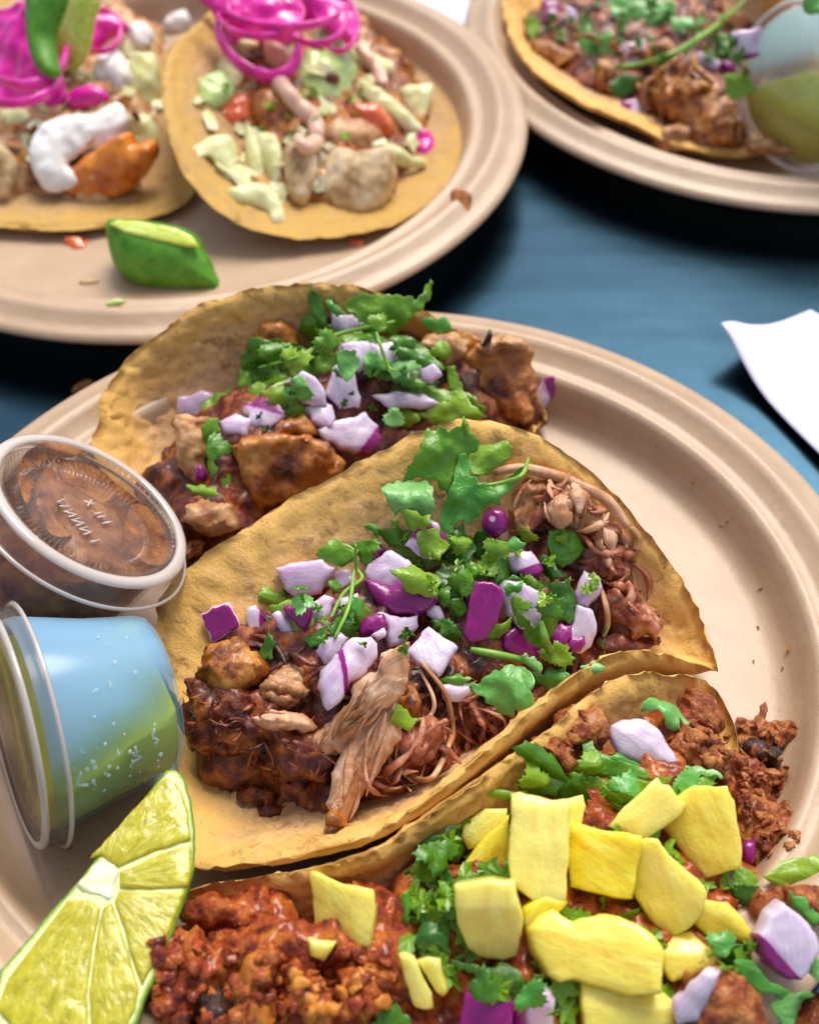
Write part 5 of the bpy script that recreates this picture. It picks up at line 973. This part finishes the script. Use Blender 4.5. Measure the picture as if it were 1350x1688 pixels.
def pick(p, l, **k): return slab('pickled_onion', p, M['pickled'], th=.2, dome=.18, wav=.15, label=l, cat='pickled onion', group=PG, res=.13, rr=.09, smooth_poly=True, **k)
pick("320,-10 360,-20 470,-30 492,10 492,52 470,66 440,62 400,50 372,40 346,14", 'magenta pickled onion petal draped over the top of the fish taco', z=3.6)
pick("352,22 372,30 420,52 440,64 400,74 372,66", 'darker magenta onion petal inside the top of the ring', z=3.0)
pick("494,-10 540,-6 584,8 594,40 590,78 574,70 556,44 520,34 498,30", 'magenta pickled onion petal right of the ring, glistening', lift=.9)
strand([(378, 10, 4.2), (360, 40, 4.0), (366, 70, 3.8), (392, 102, 3.5), (428, 122, 3.3), (458, 126, 3.3), (482, 110, 3.5), (492, 84, 3.8), (490, 50, 4.1), (476, 16, 4.3)], 'magenta pickled onion ring hanging at the front of its pile', 'pickled', .30, lift=.75, name='pickled_onion', cat='pickled onion', group=PG, flat=.6)
blob('cabbage_shred', 'cabbage shred', 'shredded cabbage', 'cabbage', "394,68 410,62 428,66 424,82 402,88", 'pale cabbage bit inside the magenta ring, left', lift=.4)
blob('cabbage_shred', 'cabbage shred', 'shredded cabbage', 'chipotle', "434,68 456,66 476,78 480,98 456,104 436,92", 'cream coloured blob inside the magenta ring, right', lift=.4)
pick("330,-20 400,-20 480,-10 500,16 488,50 450,60 410,40 366,22", 'glossy magenta onion fold on top of the pickled pile', z=4.5)
pick("500,-10 570,4 592,30 580,66 548,52 520,30", 'glossy magenta onion fold at the right of the pickled pile', z=4.0)
def curl_(c, rx, ry, a0, a1, z, label, r=.17):
    strand([(c[0] + rx * math.cos(R(a)), c[1] + ry * math.sin(R(a)), z + .25 * math.sin(R(a * 1.3))) for a in np.linspace(a0, a1, 9)], label, 'pickled', r, name='pickled_onion', cat='pickled onion', group=PG, flat=.55)
curl_((430, 20), 70, 40, -30, 200, 4.6, 'thin magenta onion curl across the top of the ring')
curl_((520, 30), 50, 42, -60, 170, 4.2, 'thin magenta onion curl right of the ring')
curl_((470, 10), 95, 34, 0, 190, 4.9, 'long magenta onion curl spanning both petals of the fish taco')
curl_((556, 40), 34, 44, -90, 120, 3.6, 'pale magenta onion curl at the right end of its pile')
pick("682,218 702,212 716,226 712,250 696,262 682,244", 'small dusty pink onion bit at the far right of the fish taco', lift=.2)
blob('crema_dollop', 'crema dollop', 'white crema dollops', 'crema', "268,30 286,18 304,14 314,30 304,54 280,58 266,48", 'white crema dab on the left rim of the fish tortilla', th=.3)
bits("310,100 400,150 600,150 640,200 560,240 400,200", 16, 44, 'leaf', 'dark herb bits over the fish taco', (.1, .22))
slab('lime_smear', "742,318 756,308 778,322 770,352 752,344", M['salsa_red'], th=.06, res=.13, rr=.03, lift=.04, smooth_poly=True, label='brown smear on the rim of the back left plate', cat='sauce smear', kind='stuff')

# ---- back left plate, left taco (shrimp)
bed("-60,200 0,100 60,20 180,0 262,50 275,120 262,220 230,300 150,325 60,310 -20,320", 1.0, 1.4, 'chicken_pale', 'browned filling heaped on the left tortilla of the back left plate', rough=.3, rf=1.2, res=.16)
bits("-20,220 60,200 100,120 200,60 262,90 262,230 210,300 30,310", 70, 48, 'cabbage', 'chopped cabbage strewn over the shrimp taco', (.25, .6), 'cabbage_bits', 'chopped cabbage', .2)
bits("0,220 80,200 180,140 240,200 200,300 40,300", 34, 49, 'pork_crust', 'dark browned bits over the shrimp taco', (.2, .45), 'browned_bits', 'browned bits', .25)
blob('shrimp', 'shrimp', 'grilled shrimp', 'shrimp', "106,306 120,274 140,256 186,226 206,222 216,240 236,236 250,240 248,268 222,302 190,326 150,332 112,324", 'orange grilled shrimp under white crema on the left tortilla', th=.9, lift=.5)
blob('shrimp', 'shrimp', 'grilled shrimp', 'fish', "-10,236 12,240 26,256 30,292 14,322 -14,318", 'pale shrimp cut off by the left edge', th=.9, lift=.4)
cab("214,92 236,84 258,90 264,150 246,192 222,182", 'yellowish cabbage shreds right of the crema on the shrimp taco')
cab("212,195 236,184 256,200 264,226 252,252 226,228", 'pinkish cabbage shred at the right of the shrimp')
blob('crema_dollop', 'crema dollop', 'white crema dollops', 'crema', "46,262 52,226 72,200 102,188 150,184 176,170 196,166 212,184 210,212 190,236 152,240 126,252 112,268 124,282 136,292 134,304 112,308 92,313 64,300", 'large white crema swirl over the orange shrimp', th=.4, dome=.22, lift=.6)
blob('crema_dollop', 'crema dollop', 'white crema dollops', 'crema', "148,116 162,92 182,74 202,86 214,108 218,132 208,152 190,158 168,142 156,128", 'white crema blob above the large swirl', dome=.4, lift=.8)
blob('crema_dollop', 'crema dollop', 'white crema dollops', 'crema', "206,44 224,34 244,36 254,58 242,80 220,78", 'small white crema blob at the top right of the shrimp taco', lift=.7)
pick("-20,30 10,10 40,0 70,20 88,70 98,112 102,150 92,172 76,182 40,186 0,190 -30,170", 'large dark magenta pickled onion mass at the left edge', lift=1.7)
pick("100,160 130,140 160,138 180,160 160,172 120,176", 'dark magenta onion strip between the two crema blobs', lift=.3)
pick("138,44 152,28 176,18 206,34 212,50 186,60 168,74 152,96 140,80", 'bright magenta onion petal right of the green lime wedge', lift=.8)
cab("0,180 30,176 50,190 40,204 10,206", 'white cabbage bit below the dark magenta onion')
curl_((40, 80), 70, 60, -60, 150, 3.4, 'broad magenta onion curl over the dark mass at the left edge', .25)
curl_((20, 120), 80, 50, -80, 120, 3.2, 'second magenta onion curl lower on the dark mass at the left edge', .22)
curl_((165, 50), 34, 34, -120, 120, 3.0, 'bright magenta onion curl right of the top left lime wedge')
tl = empty('lime_wedge', hit(95, 70)[0] + np.array([0, 0, .2]), 'bright green lime wedge standing on pickled onion at the top left corner', 'lime wedge', 'cut lime wedges')
slab('rind', "44,-20 96,-20 84,30 76,60 84,116 64,119 50,98 42,60 40,20", M['skin'], th=.6, lift=1.2, dome=.3, rr=.2, res=.13, parent=tl, smooth_poly=True, n=(-.5, 0))
slab('pulp_segment', "84,-20 150,-20 142,40 134,80 122,104 98,119 70,119 60,108 68,60 76,20", M['pulp2'], th=.5, lift=.7, dome=.1, rr=.1, res=.11, base=(90, -20), parent=tl, smooth_poly=True)
for k_, (p, l) in enumerate((("104,392 128,386 146,396 142,412 118,414", 'small red tomato bit on the plate below the shrimp taco'), ("570,396 590,390 602,400 588,412", 'tiny red tomato bit on the rim below the fish taco'))):
    blob('tomato_piece', 'tomato piece', TG, 'tomato', p, l, th=.2, dome=.1, lift=.1)
blob('fish_crumb', 'food crumb', 'crumbs on the back left plate', 'fish', "128,462 150,456 166,460 156,470 134,472", 'cream crumb beside the dark lime wedge', th=.15, dome=.08, lift=.08, rough=.03)
blob('herb_crumb', 'food crumb', 'crumbs on the back left plate', 'guac', "172,498 190,490 208,494 196,504 178,508", 'pale green crumb on the front rim of the back left plate', th=.12, dome=.06, lift=.06, rough=.03)
blob('sauce_spot', 'food crumb', None, 'pork_crust', "108,652 122,632 142,622 158,628 140,646 122,660", 'brown sauce spot on the left rim of the nearest plate', th=.08, dome=.06, lift=.03, rough=.03)

# ---- top right plate
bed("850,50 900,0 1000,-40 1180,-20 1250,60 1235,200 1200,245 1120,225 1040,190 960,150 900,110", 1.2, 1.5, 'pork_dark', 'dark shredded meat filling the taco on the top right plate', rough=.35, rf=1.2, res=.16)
GB = 'meat lumps in the far taco'
fm = lambda p, l, m='carnitas', **k: slab('meat_piece', p, M[m], th=.6, dome=.3, rough=.14, rf=2, label=l, cat='meat piece', group=GB, res=.12, rr=.15, smooth_poly=True, **k)
fm("876,62 920,74 950,96 936,112 896,98", 'brown meat strip at the left of the far taco')
fm("1076,112 1104,102 1136,106 1186,132 1216,188 1204,232 1156,232 1104,190 1070,152", 'large braided brown meat lump in the far taco', 'pork_crust')
fm("982,98 1004,100 1018,114 1008,128 988,120", 'small tan meat bit under the bright leaf of the far taco')
fm("1090,206 1130,202 1140,226 1110,236 1084,222", 'small brown meat bit at the front of the far taco')
fm("1226,232 1260,228 1312,244 1296,256 1240,252", 'thin brown meat strip lying under the far cup', 'carnitas')
fm("1070,70 1100,60 1120,90 1100,110 1076,96", 'tan meat fold beside the long stalk of the far taco')
lf2 = lambda p, l, **k: leaf(p, l, res=.11, **k)
lf2("952,42 966,40 982,56 1012,52 1030,64 1014,86 976,92 956,80", 'bright square cilantro leaf at the left of the far taco', bright=True, lift=.5)
lf2("1002,136 1034,116 1060,128 1046,150 1012,156", 'olive cilantro leaf at the foot of the long stalk', lift=.3)
lf2("1000,-10 1060,-10 1108,0 1120,30 1062,50 1012,32", 'broad cilantro leaf at the top of the far taco', bright=True, lift=.7)
lf2("1104,22 1140,24 1150,44 1110,48", 'small bright leaf beside the long stalk of the far taco', bright=True, lift=.6)
lf2("1190,122 1230,114 1246,150 1204,168", 'dark leaf left of the far cup', lift=.3)
lf2("860,30 880,22 890,50 872,66", 'olive leaf at the left end of the far taco', lift=.3)
lf2("1180,50 1220,56 1210,96 1176,90", 'dark leaf between the pale onions of the far taco', lift=.4)
lf2("1320,-20 1360,-20 1360,22 1326,18", 'teal leaf at the top right corner above the far cup', bright=True, lift=.8)
cst([(1244, -4), (1200, 28), (1150, 60), (1100, 92), (1056, 112), (1022, 120)], 'long bright cilantro stalk slanting across the far taco', .11, .7)
onion("1026,68 1064,62 1060,98 1032,106", 'pale lilac onion cube left of the long far stalk', PALE, th=.5, lift=.4, res=.12)
onion("1130,76 1160,84 1192,100 1184,120 1150,106", 'pale blue onion sliver right of the long far stalk', NONE, lift=.4, res=.12)
onion("1206,52 1254,44 1252,90 1214,102", 'large pale lilac onion chunk left of the far cup', dirm(-90, .3), th=.5, lift=.5, res=.12)
onion("894,2 922,0 924,32 900,32", 'purple onion bit at the top left of the far taco', ALL, lift=.5, res=.12)
onion("930,6 948,16 952,50 938,44", 'teal white onion sliver beside the purple bit of the far taco', NONE, lift=.5, res=.12)
onion("1190,100 1226,94 1228,112 1200,118", 'purple onion sliver in front of the far lilac chunk', ALL, lift=.4, res=.12)
onion("1024,166 1048,160 1062,176 1056,192 1036,190", 'white onion cube with purple corner at the front of the far taco', dirm(160, .1), th=.4, lift=.3, res=.12)
bits("870,30 1000,0 1200,20 1240,120 1100,140 960,110", 60, 61, 'leaf', 'cilantro bits over the far taco', (.12, .3))
shreds("880,60 1000,60 1210,120 1210,220 1100,200 960,140", 30, 62, 'pork_crust', 'brown meat shreds over the far taco', .09, (.8, 1.8))

crumbs("930,640 1150,760 1300,950 1320,1150 1230,1120 1100,850", 9, 91, 'pork_crust', 'a few tiny brown crumbs on the bare right side of the nearest plate', (.035, .07))
crumbs("120,1450 240,1300 60,1380 20,1480", 3, 92, 'pork_crust', 'tiny dark specks on the plate between the lying cup and the lime', (.03, .05))
